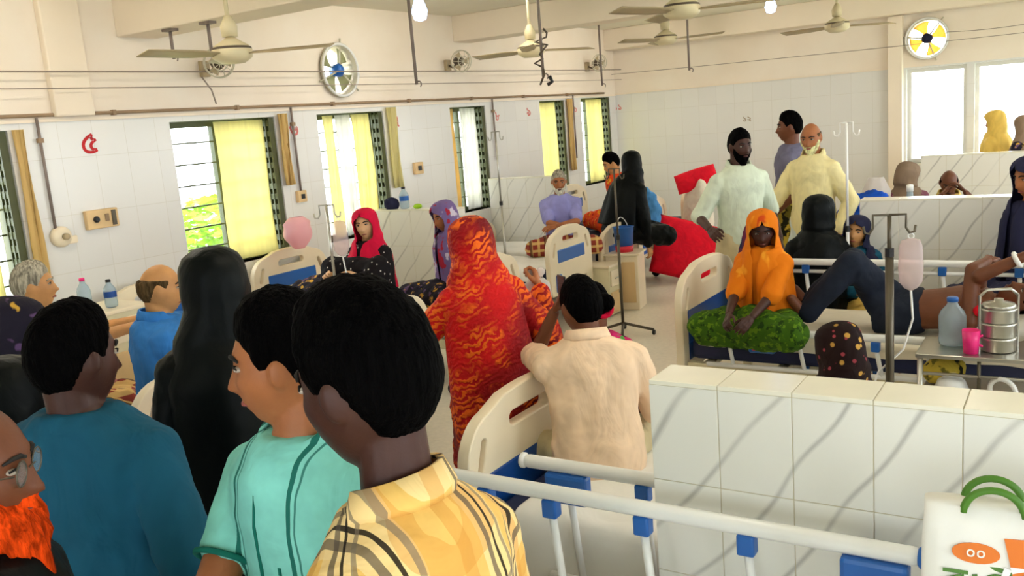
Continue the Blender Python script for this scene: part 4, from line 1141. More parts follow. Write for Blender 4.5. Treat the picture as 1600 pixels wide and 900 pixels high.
def g_scarf(p, root, mat, hem=.1, rmax=.25, gap=58., amp=.06, kf=9, name='head_scarf', tail=None, ry=.74, seed=0, tight=1., cone=.8):
    """cloth over the head, open round the face, falling over shoulders and back"""
    H = [(.135, .0015, .002, 0), (.133, .02, .024, 0), (.126, .05, .06, 0), (.106, .080, .092, 0), (.08, .092, .108, gap * .1), (.052, .098, .115, gap * .75), (.0, .1, .118, gap), (-.05, .097, .115, gap * .95), (-.095, .088 + .03 * cone, .103 + .012 * cone, gap * .7)]
    rows_c = []
    X, Yh, Z = p.Rh[:, 0], p.Rh[:, 1], p.Rh[:, 2]
    for z, rx, ry_, g in H: rows_c.append((p.Hc + (Z * z - Yh * .004) * p.hs, X, Yh, rx * p.hs * tight, ry_ * p.hs * tight, g, 0.))
    s = p.s
    sh_ = (.163 * p.sw + .052); rmax = max(rmax * p.sw, sh_ * 1.02)
    rows_c.append((p.spine(.50) + p.fwd * .01, p.side, p.fwd, (.105 + .04 * cone) * s, (.10 + .02 * cone) * s, gap * .3, .15))
    rows_c.append((p.spine(.44), p.side, p.fwd, (sh_ * .80) * s, .145 * s, gap * .12, .4))
    rows_c.append((p.spine(.38), p.side, p.fwd, sh_ * s, .165 * s, gap * .08, .7))
    for t in np.linspace(.30, hem, 6):
        q = (.30 - t) / max(.30 - hem, 1e-3); r = sh_ + (rmax - sh_) * q
        rows_c.append((p.spine(t), p.side, p.fwd, r * s, max(r * ry, .165 + .02 * q) * s + .01, gap * .08, 1.))
    # upsample rows
    out = []; n = 64
    for i in range(len(rows_c) - 1):
        A, B = rows_c[i], rows_c[i + 1]
        for q in (0, .34, .67):
            f = [A[k] * (1 - q) + B[k] * q for k in range(7)]; out.append(f)
    out.append(list(rows_c[-1])); grid = []
    for i, (c, a, b, rx, ry_, g, am) in enumerate(out):
        g = math.radians(g); row = []
        for j in range(n + 1):
            th = g + (2 * PI - 2 * g) * j / n
            fo = 1 + am * amp * (math.sin(kf * th + seed + .12 * i) * .6 + .8 * mnoise.noise(Vector((math.cos(th) * 2.2 + seed, math.sin(th) * 2.2, i * .09))))
            if am == 0.: fo += .035 * mnoise.noise(Vector((math.cos(th) * 3 + seed, math.sin(th) * 3, i * .35)))
            row.append(c + a * rx * fo * math.sin(th) + b * ry_ * fo * math.cos(th))
        grid.append(row)
    o = shell(name, grid, mat, root, .005)
    sm = o.modifiers.new('s', 'SMOOTH'); sm.factor = .5; sm.iterations = 2
    return o
def hood_hair(p, root, mat, style='full', thick=.018, seed=0, name='hair'):
    c = (hair_shape(style, thick, seed).reshape(-1, 3) @ p.Rh.T * p.hs + p.Hc).reshape(NV - 1, NU, 3)
    return MB().quadgrid([list(r) for r in c], True, True, True).build(name, mat, root, True)
def g_beard(p, root, mat, thick=.012, length=.03, seed=0):
    c = (beard_shape(thick, length, seed).reshape(-1, 3) @ p.Rh.T * p.hs + p.Hc).reshape(NV - 1, NU, 3)
    return MB().quadgrid([list(r) for r in c], True, True, True).build('beard', mat, root, True)
def features(p, root, lip='lip', brow='brow'):
    for k in (1, -1):
        c = p.Hc + p.Rh @ V(k * .033, .0735, .012) * p.hs
        e = MB().ellipsoid(c, V(.0125, .0098, .0056) * p.hs, p.Rh, 14, 10).build('eye', 'eye', root, True)
        MB().ellipsoid(c + p.Rh @ V(0, .0068, 0) * p.hs, V(.0055, .004, .0054) * p.hs, p.Rh, 12, 8).build('iris', 'iris', e, True)
        pts = [p.Hc + p.Rh @ V(k * x, y, z) * p.hs for x, y, z in ((.012, .0885, .030), (.026, .0865, .036), (.040, .0785, .035), (.052, .068, .029))]
        MB().tube(pts, [.003, .0042, .0038, .002], 8).build('eyebrow', brow, root, True)
        # upper lid
        pts = [p.Hc + p.Rh @ V(k * x, y, z) * p.hs for x, y, z in ((.020, .0795, .013), (.027, .0835, .0175), (.036, .0825, .018), (.046, .0745, .014))]
        MB().tube(pts, .0018, 6).build('eyelid', 'brow', root, True)
    pts = [p.Hc + p.Rh @ V(x, y, z) * p.hs for x, y, z in ((-.022, .0745, -.062), (-.012, .0830, -.0605), (0, .0858, -.0615), (.012, .0830, -.0605), (.022, .0745, -.062))]
    MB().tube(pts, [.0015, .0045, .0052, .0045, .0015], 8).build('lips', lip, root, True)

def person(label, T, a, dress, s=None, seat=None, voxel=.009, skin='skin_mid', hair=None, beard=None, hands_pose=('relaxed', 'relaxed'), palm=None,
           lean=(0, 0), hunch=0., hands=None, legs=None, head=(0, 0, 0), hint=None, group='people in the ward', lip='lip', shrug=0., twist=0., brow='brow', hs=None, sw=1., neck=.118):
    """T: world point of the crown; a: facing, degrees left of the camera's view direction (0 = away)"""
    rz = math.radians(YAW + a)
    legs = legs or ('stand' if seat is None else 'sit')
    u = unit(V(lean[1], lean[0], 1.))
    hand_abs = lambda p0: None if hands is None else {k: V(*hands[k]) if hands.get(k) is not None else None for k in (1, -1)}
    if seat is None:
        s_ = s or T.z / 1.70; pz = .92 * s_
    else:
        s_ = s or (T.z - seat) / .88; pz = seat + .105 * s_
    for _ in range(4):                       # settle the height so the crown sits exactly at T
        p = make_pose(s_, pz, u, (0, 1, 0), hunch, hand_abs(0), legs, head, hint, shrug, twist, sw, neck)
        dz = T.z - p.top[2]
        if seat is None:
            if abs(dz) < 1e-4: break
            s_ *= 1 + dz / T.z; pz = .92 * s_
        elif s is None:
            s_ *= 1 + dz / max(T.z - seat, .3); pz = seat + .105 * s_
        else: pz += dz
    if hs: p.hs = hs
    off = Matrix.Rotation(rz, 3, 'Z') @ Vector((p.top[0], p.top[1], 0))
    root = thing('person', label, 'person', (T.x - off.x, T.y - off.y, 0), rz, group)
    bm_ = body_mesh(p, voxel, hands_pose, True, palm)
    link('body', bm_, skin, root)
    features(p, root, lip, brow)
    if hair: hood_hair(p, root, *hair)
    if beard: g_beard(p, root, *beard)
    for d in dress: d(p, root)
    return root, p
shirt = lambda m, **k: (lambda p, r: g_shirt(p, r, m, **k))
trousers = lambda m, **k: (lambda p, r: g_trousers(p, r, m, **k))
skirt = lambda m, **k: (lambda p, r: g_skirt(p, r, m, **k))
scarf = lambda m, **k: (lambda p, r: g_scarf(p, r, m, **k))

# ---- the people, nearest first
# man in the plaid shirt
pl_root, pl = person('man with thick black hair in yellow plaid shirt seen from behind', at(556, 487, 1.33), 52,
    [shirt('plaid', sleeve='short', infl=.022, voxel=.008, disp=.018), trousers('navy_tr')],
    voxel=.006, skin='skin_dark', hair=('hair', 'full', .030, 1), head=(10, -8, 0), lean=(.18, 0), lip='lipd', hs=1.1, neck=.165, shrug=-.02)
# man in the mint polo
def polo_trim(p, root):
    s = p.s; f = p.fwd
    pts = [p.spine(t) + f * (np.interp(t, [q[0] for q in TORSO], [q[2] for q in TORSO]) * s + .019) + p.side * -.0 for t in (.42, .36, .28, .20)]
    MB().tube(pts, .004, 6).build('placket', 'mint_d', root, True)
    for k in (1, -1):
        d = unit(p.E[k] - p.S[k]); c = p.S[k] + (p.E[k] - p.S[k]) * .64
        MB().torus(c, .052 * s + .006, .006, d, 24, 8).build('sleeve_cuff', 'mint_d', root, True)
    q = p.spine(.27) + p.side * -.055 + f * (.112 * s + .016)
    lg = MB()
    for dx, dz, w, h in ((0, 0, .012, .006), (.006, .012, .006, .014), (-.006, -.012, .005, .010), (.008, -.014, .010, .005)): lg.box(q + p.side * dx + p.u * dz, (w, .006, h))
    lg.build('chest_logo', 'mint_d', root)
po_root, po = person('young man in mint green polo with folded arms facing left', at(430, 473, 1.62), 142,
    [shirt('mint', sleeve='cap', infl=.018, voxel=.008, disp=.014, cmat='mint'), trousers('navy_tr'), polo_trim],
    voxel=.006, skin='skin_mid', hair=('hair', 'full', .024, 4), head=(-50, -3, 0),
    hands={1: (-.12, .25, 1.13), -1: (.0, .18, 1.02)}, hint={1: (1, .1, -.75), -1: (-.8, -.2, -1)})
# man in the teal shirt
person('man in dark teal long-sleeved shirt seen from behind', at(106, 486, 1.98), -12,
    [shirt('teal', sleeve='long', infl=.022, voxel=.009, disp=.022, collar=False), trousers('navy_tr')],
    voxel=.007, skin='skin_dark', neck=.095, sw=1.12, hair=('hair', 'full', .022, 7), head=(-22, -4, 0), hands={1: (.27, .02, .80), -1: (-.27, .04, .80)})
# bearded man at the bottom left corner
def glasses(p, root):
    g = thing_part = None
    f = MB()
    for k in (1, -1):
        c = p.Hc + p.Rh @ V(k * .034, .089, .008) * p.hs
        f.torus(c, .021 * p.hs, .0014, p.Rh[:, 1], 24, 6)
        f.tube([p.Hc + p.Rh @ V(k * .057, .086, .012) * p.hs, p.Hc + p.Rh @ V(k * .078, .06, .014) * p.hs, p.Hc + p.Rh @ V(k * .082, -.005, .012) * p.hs], .0014, 6)
    f.tube([p.Hc + p.Rh @ V(-.012, .094, .012) * p.hs, p.Hc + p.Rh @ V(.012, .094, .012) * p.hs], .0014, 6)
    o = f.build('glasses', 'dsteel', root, True)
    for k in (1, -1): MB().lathe([(.022 * p.hs, -.001), (.022 * p.hs, .001)], p.Hc + p.Rh @ V(k * .034, .089, .008) * p.hs, p.Rh[:, 1], 20).build('lens', 'glass', o)
person('man with long henna orange beard and glasses at bottom left corner', at(-66, 630, 1.38), -82,
    [shirt('burqa', sleeve='long', infl=.02), trousers('navy_tr'), glasses],
    voxel=.006, skin='skin_deep', hair=('brown_hair', 'bald', .010, 2), beard=('henna', .034, .2, 3), head=(0, -6, 0), lip='lip')
# black burqa in the aisle
person('woman in long black burqa standing in the aisle seen from behind', at(327, 393, 2.62), 20,
    [shirt('burqa', sleeve='long', infl=.03, hem=-.12, name='robe_top', collar=False, disp=.03), skirt('burqa', infl=.08, name='robe_skirt', width=1.3), scarf('burqa', hem=-.22, rmax=.31, gap=55, amp=.05, kf=7, cone=1.)],
    skin='skin_mid', head=(10, -4, 0), sw=.86)
# red and orange sari
sa_root, sa = person('woman draped in red and orange tie-dyed saree standing in the aisle', at(733, 343, 3.75), 14,
    [shirt('sari', sleeve='long', infl=.03, name='blouse', collar=False), skirt('sari', infl=.07, name='saree_skirt', width=1.25), scarf('sari', hem=-.30, rmax=.285, gap=50, amp=.055, kf=6, ry=.85, seed=2, cone=1.)],
    skin='skin_mid', head=(14, -14, 0), lean=(.10, -.06), hands={-1: (-.16, .30, 1.10), 1: (.27, .16, 1.16)}, hint={-1: (-.8, -.1, -.8), 1: (.5, -.2, -1)}, hands_pose=('grip', 'grip'), sw=.86)
# man in peach shirt on the bed
pe_root, pe = person('man in peach shirt sitting on the bed with hand at ear', at(906, 440, 3.4), 4,
    [shirt('peach', sleeve='half', infl=.028, voxel=.009, disp=.024, hem=-.13), trousers('khaki_tr')],
    seat=.585, hs=.96, voxel=.007, skin='skin_deep', hair=('hair', 'full', .016, 9), head=(16, -18, 0), lean=(.16, .0), hunch=.05, legs='cross', sw=1.22,
    hands={-1: (-.10, .26, 1.15), 1: (.2, .3, .72)}, hint={-1: (-.45, .35, -1)}, hands_pose=('relaxed', 'grip'), lip='lipd')
# woman beyond him with a hair bun
def bun(p, root):
    c = p.Hc + p.Rh @ V(.03, -.115, .02) * p.hs
    h = MB().ellipsoid(c, (.045, .04, .042)).build('hair_bun', 'hair', root, True)
    MB().torus(c + p.Rh @ V(0, .02, -.03), .03, .014, p.Rh @ V(0, 1, .6), 20, 8).build('hair_band', 'redscarf', root, True)
person('woman with hair bun and red hair band beyond the man in peach', at(927, 446, 4.0), -14,
    [shirt('magenta', sleeve='long', infl=.025, collar=False), skirt('green', name='skirt'), bun],
    seat=.6, skin='skin_deep', hair=('hair', 'full', .014, 11), head=(20, -14, 0), legs='cross', s=.8, sw=.86)
# left bed people
person('balding man in blue shirt sitting on the left bed', at(246, 413, 3.95), -60,
    [shirt('blue_sh', sleeve='half', infl=.045, disp=.03), trousers('navy_tr')],
    seat=.62, skin='skin_tan', sw=1.2, hair=('brown_hair', 'bald', .014, 5), head=(-14, -4, 0), hands={1: (.22, .34, .80), -1: (-.22, .34, .80)})
person('old grey-haired man in white shirt reaching out beside the window', at(48, 413, 4.35), -72,
    [shirt('white_sh', sleeve='short', infl=.03, disp=.03), skirt('lungi_r')],
    seat=.62, skin='skin_tan', hair=('grey_hair', 'full', .018, 6), head=(0, 2, 0), lean=(.1, 0), hands={1: (.12, .52, 1.06), -1: (-.08, .58, 1.05)}, hands_pose=('flat', 'flat'), brow='grey_hair')
person('woman in dark printed scarf at the left frame edge', at(12, 470, 3.3), -70,
    [shirt('dark_pr', sleeve='long', infl=.03, collar=False), skirt('orange_pr', name='skirt'), scarf('dark_pr', hem=.12, rmax=.25, gap=62, seed=4)],
    seat=.5, skin='skin_tan', head=(0, -8, 0), sw=.86)
person('seated person in black at left edge behind the teal-shirted man', at(2, 566, 2.45), 45,
    [shirt('burqa', sleeve='long', infl=.04, collar=False), skirt('burqa', name='robe_skirt'), scarf('burqa', hem=.0, rmax=.28, gap=50, seed=7)],
    seat=.45, skin='skin_tan', head=(-55, -8, 0), legs='cross', sw=.86)
# crimson scarf and neighbours
person('woman in crimson head scarf and black dotted dress on bed', at(569, 328, 6.45), 150,
    [shirt('dots', sleeve='long', infl=.03, collar=False), skirt('dots', name='skirt'), scarf('redscarf', hem=.10, rmax=.235, gap=52, seed=1)],
    seat=.6, skin='skin_fair', head=(18, -2, 6), legs='kneesup', hands={1: (.14, .30, .92), -1: (-.14, .30, .92)}, sw=.86)
person('woman in purple printed scarf partly behind the saree', at(692, 316, 6.7), 125,
    [shirt('purple_pr', sleeve='long', infl=.03, collar=False), skirt('dark_pr', name='skirt'), scarf('purple_pr', hem=.05, rmax=.25, gap=55, seed=3)],
    seat=.6, skin='skin_mid', head=(0, -14, 0), legs='cross', lean=(.15, 0), sw=.86)
person('man in lavender shirt with white beard sitting knees up', at(872, 267, 8.8), 178,
    [shirt('lav', sleeve='short', infl=.026, collar=False), skirt('lungi_r', infl=.02)],
    seat=.6, skin='skin_mid', hair=('grey_hair', 'full', .012, 12), beard=('white_hair', .014, .075, 5), head=(0, -8, 0), legs='cross',
    hands={1: (-.06, .34, .86), -1: (.06, .32, .88)}, hint={1: (1, 0, -.3), -1: (-1, 0, -.3)}, lip='lipd')
person('dark-haired woman in orange printed dress turned left', at(954, 240, 10.3), 100,
    [shirt('orange_pr', sleeve='long', infl=.03, collar=False), skirt('orange_pr', name='skirt')],
    seat=.62, skin='skin_tan', hair=('hair', 'full', .022, 13), head=(0, -22, 0), lean=(.2, 0), legs='cross')
person('woman in black burqa bending beside the orange dress', at(986, 238, 9.2), -55,
    [shirt('burqa', sleeve='long', infl=.04, collar=False), skirt('burqa', name='robe_skirt'), scarf('burqa', hem=.0, rmax=.28, gap=50, seed=5)],
    seat=.62, skin='skin_tan', head=(50, -20, 0), lean=(.3, .1), legs='cross', sw=.86)
# standing group at the back
def undershirt(p, root):
    MB().capsule(p.spine(.47) + p.fwd * .075 * p.s, p.spine(.33) + p.fwd * .118 * p.s, .045, .02, 12, .5, p.fwd).build('dark_vest', 'blackpl', root, True)
person('dark-bearded man in pale shirt standing in the aisle', at(1155, 204, 6.6), 190,
    [shirt('mintw', sleeve='half', infl=.022, hem=-.2, disp=.018), skirt('khaki_tr', infl=.03), undershirt],
    skin='skin_dark', hair=('hair', 'full', .016, 14), beard=('hair', .010, .03, 7), head=(8, -4, 0), hands={1: (.34, .22, 1.02), -1: (-.27, .08, .88)}, lip='lipd')
person('man in grey blue tee and yellow black lungi turned away', at(1232, 177, 7.7), 62,
    [shirt('greytee', sleeve='short', infl=.022, collar=False), skirt('lungi_y', infl=.05)],
    skin='skin_deep', hair=('hair', 'full', .020, 15), head=(16, 0, 0), hands={1: (.26, .1, .95), -1: (-.26, .1, .95)})
person('elderly man in long cream tunic with pale beard standing', at(1267, 192, 7.05), 128,
    [shirt('panjabi', sleeve='long', infl=.026, hem=-.62, disp=.02, flare=.05, voxel=.011), skirt('white_sh', infl=.02)],
    skin='skin_mid', hair=('brown_hair', 'bald', .006, 16), beard=('cream_hair', .012, .06, 9), head=(14, -12, 0), hands={1: (.3, .34, 1.0), -1: (-.26, .06, .86)})
# woman in orange on the right-hand bed
person('woman in orange scarf and green printed dress sitting on bed edge', at(1190, 331, 5.1), 140,
    [shirt('orange', sleeve='half', infl=.03, collar=False), skirt('green', name='skirt', infl=.05), scarf('orange', hem=-.02, rmax=.25, gap=58, seed=6, amp=.07)],
    seat=.58, skin='skin_dark', head=(24, -18, 0), lean=(.06, 0), legs='cross', hands={1: (.05, .40, .74), -1: (-.08, .38, .74)}, lip='lipd', hair=('hair', 'full', .010, 17), sw=.86)
person('woman in black burqa seated behind the orange-scarfed woman', at(1279, 307, 5.92), -8,
    [shirt('burqa', sleeve='long', infl=.04, collar=False), skirt('burqa', name='robe_skirt'), scarf('burqa', hem=.05, rmax=.23, gap=50, seed=8)],
    seat=.44, skin='skin_fair', head=(-55, -2, 0), lean=(.05, .0), sw=.86)
person('child in dark scarf with teal collar beside the bed rail', at(1338, 339, 6.0), 180,
    [shirt('teal', sleeve='long', infl=.025, collar=False), skirt('yellowcl', name='skirt'), scarf('navycl', hem=.36, rmax=.22, gap=60, seed=9)],
    seat=.42, skin='skin_tan', head=(-36, 0, -8), hands={1: (.1, .25, .62), -1: (-.1, .25, .62)}, sw=.86)
person('woman in grey scarf and dusty pink print behind second partition', at(1418, 255, 7.85), -10,
    [shirt('pink_pr', sleeve='long', infl=.03, collar=False), skirt('dark_pr', name='skirt'), scarf('browncl', hem=.1, rmax=.23, gap=58, seed=10)],
    seat=.58, skin='skin_mid', head=(-70, -14, 0), s=.86, lean=(.1, -.05), legs='cross', sw=.86)
person('man in yellow shirt bowing his head behind second partition', at(1483, 265, 7.45), 165,
    [shirt('yellow_sh', sleeve='short', infl=.03), skirt('lungi_r')],
    seat=.58, skin='skin_deep', hair=('hair', 'bald', .008, 18), head=(-10, -30, 0), s=.86, lean=(.12, 0), hands={1: (.1, .26, 1.02), -1: (-.08, .28, 1.04)}, lip='lipd')
person('woman in mustard scarf standing by the back window', at(1555, 174, 9.95), 35,
    [shirt('yellowcl', sleeve='long', infl=.03, collar=False), skirt('dark_pr', name='skirt'), scarf('yellowcl', hem=.0, rmax=.27, gap=50, seed=11)],
    skin='skin_mid', head=(20, -8, 0), voxel=.012, sw=.86)
person('woman in taupe scarf at right edge by back window', at(1602, 181, 9.5), 20,
    [shirt('dark_pr', sleeve='long', infl=.03, collar=False), skirt('dark_pr', name='skirt'), scarf('browncl', hem=.25, rmax=.25, gap=50, seed=12)],
    skin='skin_mid', head=(10, -8, 0), voxel=.012, sw=.86)
person('woman in navy at the right edge before second partition', at(1612, 246, 5.3), 100,
    [shirt('navycl', sleeve='long', infl=.03, collar=False), skirt('navycl', name='skirt'), scarf('navycl', hem=.05, rmax=.25, gap=55, seed=13)],
    seat=.56, skin='skin_mid', head=(0, -10, 0), sw=.86)
person('woman in black and gold floral scarf low behind the tiled partition', at(1312, 508, 3.75), 24,
    [shirt('burqa', sleeve='long', infl=.03, collar=False), skirt('burqa', name='skirt'), scarf('floral', hem=.32, rmax=.25, gap=52, seed=14)],
    seat=.2, skin='skin_deep', head=(-10, -18, 0), legs='cross', sw=.86)

# the shirtless patient lying on the right-hand bed, head to the right
def lying():
    s = .95; zb = .58 + .13
    c = at_z(1405, 488, .68)
    root = thing('person', 'shirtless patient lying on bed with knees bent in dark trousers', 'person', (c.x, c.y, 0), 0., 'people in the ward')
    u, f = V(1, -.06, .10), V(0, -.38, 1)
    P = lambda x, y, z: V(x, y, z)
    p = make_pose(s, zb - .02, u, f, 0.02, hands={1: P(.62, -.12, zb + .32), -1: P(.42, .16, zb + .24)},
                  legs={1: (P(-.46, -.22, zb - .02), V(0, -.35, 1)), -1: (P(-.52, .06, zb - .02), V(0, .25, 1))}, head=(0, 0, 0), hint={1: (.2, -.9, .5), -1: (.0, .3, 1)})
    link('body', body_mesh(p, .008), 'skin_deep', root); features(p, root, 'lipd'); hood_hair(p, root, 'hair', 'full', .014, 19)
    g_trousers(p, root, 'navy_tr')
    MB().torus(p.W[1] - unit(p.W[1] - p.E[1]) * .05, .034, .012, unit(p.W[1] - p.E[1]), 20, 8).build('bandage', 'linen', root, True)
    MB().ellipsoid(p.spine(.1) + p.fwd * .108, (.006, .006, .006)).build('navel', 'skin_dark', root, True)
    return root, p
LY = lying()

M['drip'] = see_through('drip_pouch', (246, 232, 232), .68, .2)

# ------------------------------------------------------------------ loose things
def heap(name, label, cat, c, r, mat, seed=0, disp=.06, group=None, voxel=.014):
    rnd = random.Random(seed); mb = MB()
    mb.ellipsoid((0, 0, r[2] * .5), (r[0], r[1], r[2] * .55))
    for _ in range(5):
        mb.ellipsoid((rnd.uniform(-.5, .5) * r[0], rnd.uniform(-.5, .5) * r[1], r[2] * rnd.uniform(.35, .75)), (r[0] * .55, r[1] * .55, r[2] * .4))
    o = link(name, finish(mb, name, voxel, 6, disp, .08), mat); o.location = c
    return tag(o, label, cat, group)
def pillow(label, c, w, l, h, mat, rot=(0, 0, 0), group=None):
    rows = []; n = 20
    for i in range(n + 1):
        row = []
        for j in range(n + 1):
            x, y = 2 * i / n - 1, 2 * j / n - 1
            e = (1 - abs(x) ** 2.6) * (1 - abs(y) ** 2.6); pin = 1 - .08 * (1 - abs(x)) * y * y; pin2 = 1 - .08 * (1 - abs(y)) * x * x
            row.append((x * w / 2 * pin, y * l / 2 * pin2, h / 2 * math.sqrt(max(e, 0)) + .012 * mnoise.noise(Vector((x * 2, y * 2, w))) * e))
        rows.append(row)
    mb = MB(); mb.quadgrid(rows, False); mb.quadgrid([[(a, b, -z) for a, b, z in r] for r in rows], False)
    o = mb.build('pillow', mat, None, True); o.location = c; o.rotation_euler = rot
    return tag(o, label, 'pillow', group)
def bottle(label, c, r, h, capmat, labelmat=None, tint='clear', group='water bottles'):
    o = thing('water_bottle', label, 'bottle', c, 0, group)
    MB().lathe([(r * .6, 0), (r * .95, .008), (r, .03), (r * .96, h * .3), (r, h * .36), (r, h * .62), (r * .85, h * .72), (r * .42, h * .86), (r * .36, h * .92), (r * .36, h * .94)], n=20).build('body', tint, o, True)
    MB().lathe([(r * .42, h * .925), (r * .42, h), (r * .36, h + .004)], n=16).build('cap', capmat, o, True)
    if labelmat: MB().lathe([(r * 1.01, h * .38), (r * 1.015, h * .4), (r * 1.015, h * .58), (r * 1.01, h * .6)], n=20).build('wrap_label', labelmat, o, True)
    return o
def drip_stand(label, x, y, h, mat, hooks=.1, r=.012, bag=None, rz=0., thick=None, mid=None):
    o = thing('drip_stand', label, 'drip stand', (x, y, 0), rz, 'drip stands')
    for k in range(4):
        t = k * PI / 2 + .4; lg = MB().tube([(0, 0, .12), (math.cos(t) * .26, math.sin(t) * .26, .05)], .012, 8).build('foot', mat, o, True)
        MB().lathe([(.02, -.01), (.025, 0), (.02, .01)], (math.cos(t) * .26, math.sin(t) * .26, .027), (1, 0, 0), 12).build('castor', 'blackpl', lg, True)
    m_ = mid or h * .6
    MB().tube([(0, 0, .08), (0, 0, m_)], thick or r * 1.4, 12).build('lower_tube', mat, o, True)
    MB().tube([(0, 0, m_ - .03), (0, 0, h)], r, 10).build('upper_rod', mat, o, True)
    MB().lathe([(r * 2, -.02), (r * 2, .02)], (0, 0, m_), n=12).build('height_collar', 'blackpl', o)
    if hooks:
        for s_ in (-1, 1):
            MB().tube([(0, 0, h), (s_ * hooks, 0, h), (s_ * hooks, 0, h - .06), (s_ * (hooks + .015), 0, h - .085), (s_ * (hooks + .035), 0, h - .08), (s_ * (hooks + .04), 0, h - .05)], r * .6, 8).build('hook', mat, o, True)
    if bag:
        b = thing('drip_bag', bag, 'drip bag', (x, y, h - .09), rz, 'drip bags')
        s_ = 1; xx = s_ * (hooks + .02)
        rows = []
        for k, (z, w, d) in enumerate(((-.02, .012, .006), (-.03, .04, .01), (-.06, .05, .022), (-.16, .054, .028), (-.22, .05, .024), (-.25, .03, .012), (-.26, .012, .01))):
            rows.append([(xx + w * math.cos(2 * PI * j / 18), d * math.sin(2 * PI * j / 18), z) for j in range(18)])
        MB().quadgrid(rows, True, True, True).build('pouch', 'drip', b, True)
        MB().torus((xx, 0, -.01), .012, .003, (0, 1, 0), 14, 6).build('hang_loop', 'white_pl', b, True)
        MB().tube([(xx, 0, -.26), (xx + .01, .02, -.4), (xx - .03, .03, -.55), (xx - .14, .02, -.66), (xx - .18, -.01, -.78), (xx - .08, -.02, -.92)], .005, 8).build('drip_tube', 'white_pl', b, True)
    return o
def cabinet(label, x, y, w, d, h, rz=0., group='bedside cabinets'):
    o = thing('bedside_cabinet', label, 'cabinet', (x, y, 0), rz, group)
    MB().box((0, 0, h / 2), (w, d, h - .04)).build('body', 'frame', o, bevel=.006)
    MB().box((0, 0, h - .012), (w + .03, d + .03, .024)).build('top', 'cream', o, bevel=.006)
    dr = MB().box((0, -d / 2 - .008, h - .13), (w - .05, .016, .15)).build('drawer', 'cream', o, bevel=.004)
    MB().tube([(-.05, -d / 2 - .03, h - .13), (.05, -d / 2 - .03, h - .13)], .006, 8).build('handle', 'steel', dr, True)
    dv = MB().box((0, -d / 2 - .008, (h - .22) / 2), (w - .05, .016, h - .3)).build('door', 'wood', o, bevel=.004)
    MB().lathe([(.012, 0), (.014, .02)], (w / 2 - .07, -d / 2 - .016, h * .45), (0, -1, 0), 12).build('knob', 'steel', dv, True)
    return o
def stool(label, x, y, h):
    o = thing('stool', label, 'stool', (x, y, 0), .3, 'low stools')
    MB().lathe([(.11, h - .03), (.12, h - .02), (.11, h), (.0, h + .002)], n=24).build('seat', 'blue', o, True)
    for k in range(4):
        t = k * PI / 2 + .78; MB().tube([(math.cos(t) * .11, math.sin(t) * .11, h - .03), (math.cos(t) * .15, math.sin(t) * .15, 0)], .014, 8).build('leg', 'blue', o, True)
    MB().torus((0, 0, h * .35), .135, .008, n=24, m=6).build('ring', 'blue', o, True)
def polybag(name, label, c, w, d, h, mat, rz=0., knot=True, group=None):
    o = thing(name, label, 'bag', c, rz, group); rows = []; n = 28
    for i in range(12):
        t = i / 11; k = math.sin(min(1, t * 1.25 + .18) * PI * .62) if t < .8 else 1 - (t - .8) * 2.6
        k = max(.18, k); row = []
        for j in range(n):
            a = 2 * PI * j / n; f = 1 + .12 * mnoise.noise(Vector((math.cos(a) * 2, math.sin(a) * 2, t * 4 + w * 10)))
            row.append((w / 2 * k * f * math.copysign(abs(math.cos(a)) ** .8, math.cos(a)), d / 2 * k * f * math.sin(a), h * t))
        rows.append(row)
    MB().quadgrid(rows, True, True, False).build('pouch', mat, o, True)
    if knot:
        for s_ in (-1, 1): MB().capsule((0, 0, h), (s_ * w * .16, 0, h * 1.22), .012, .02, 10, .4, (0, 1, 0)).build('handle', mat, o, True)
    return o

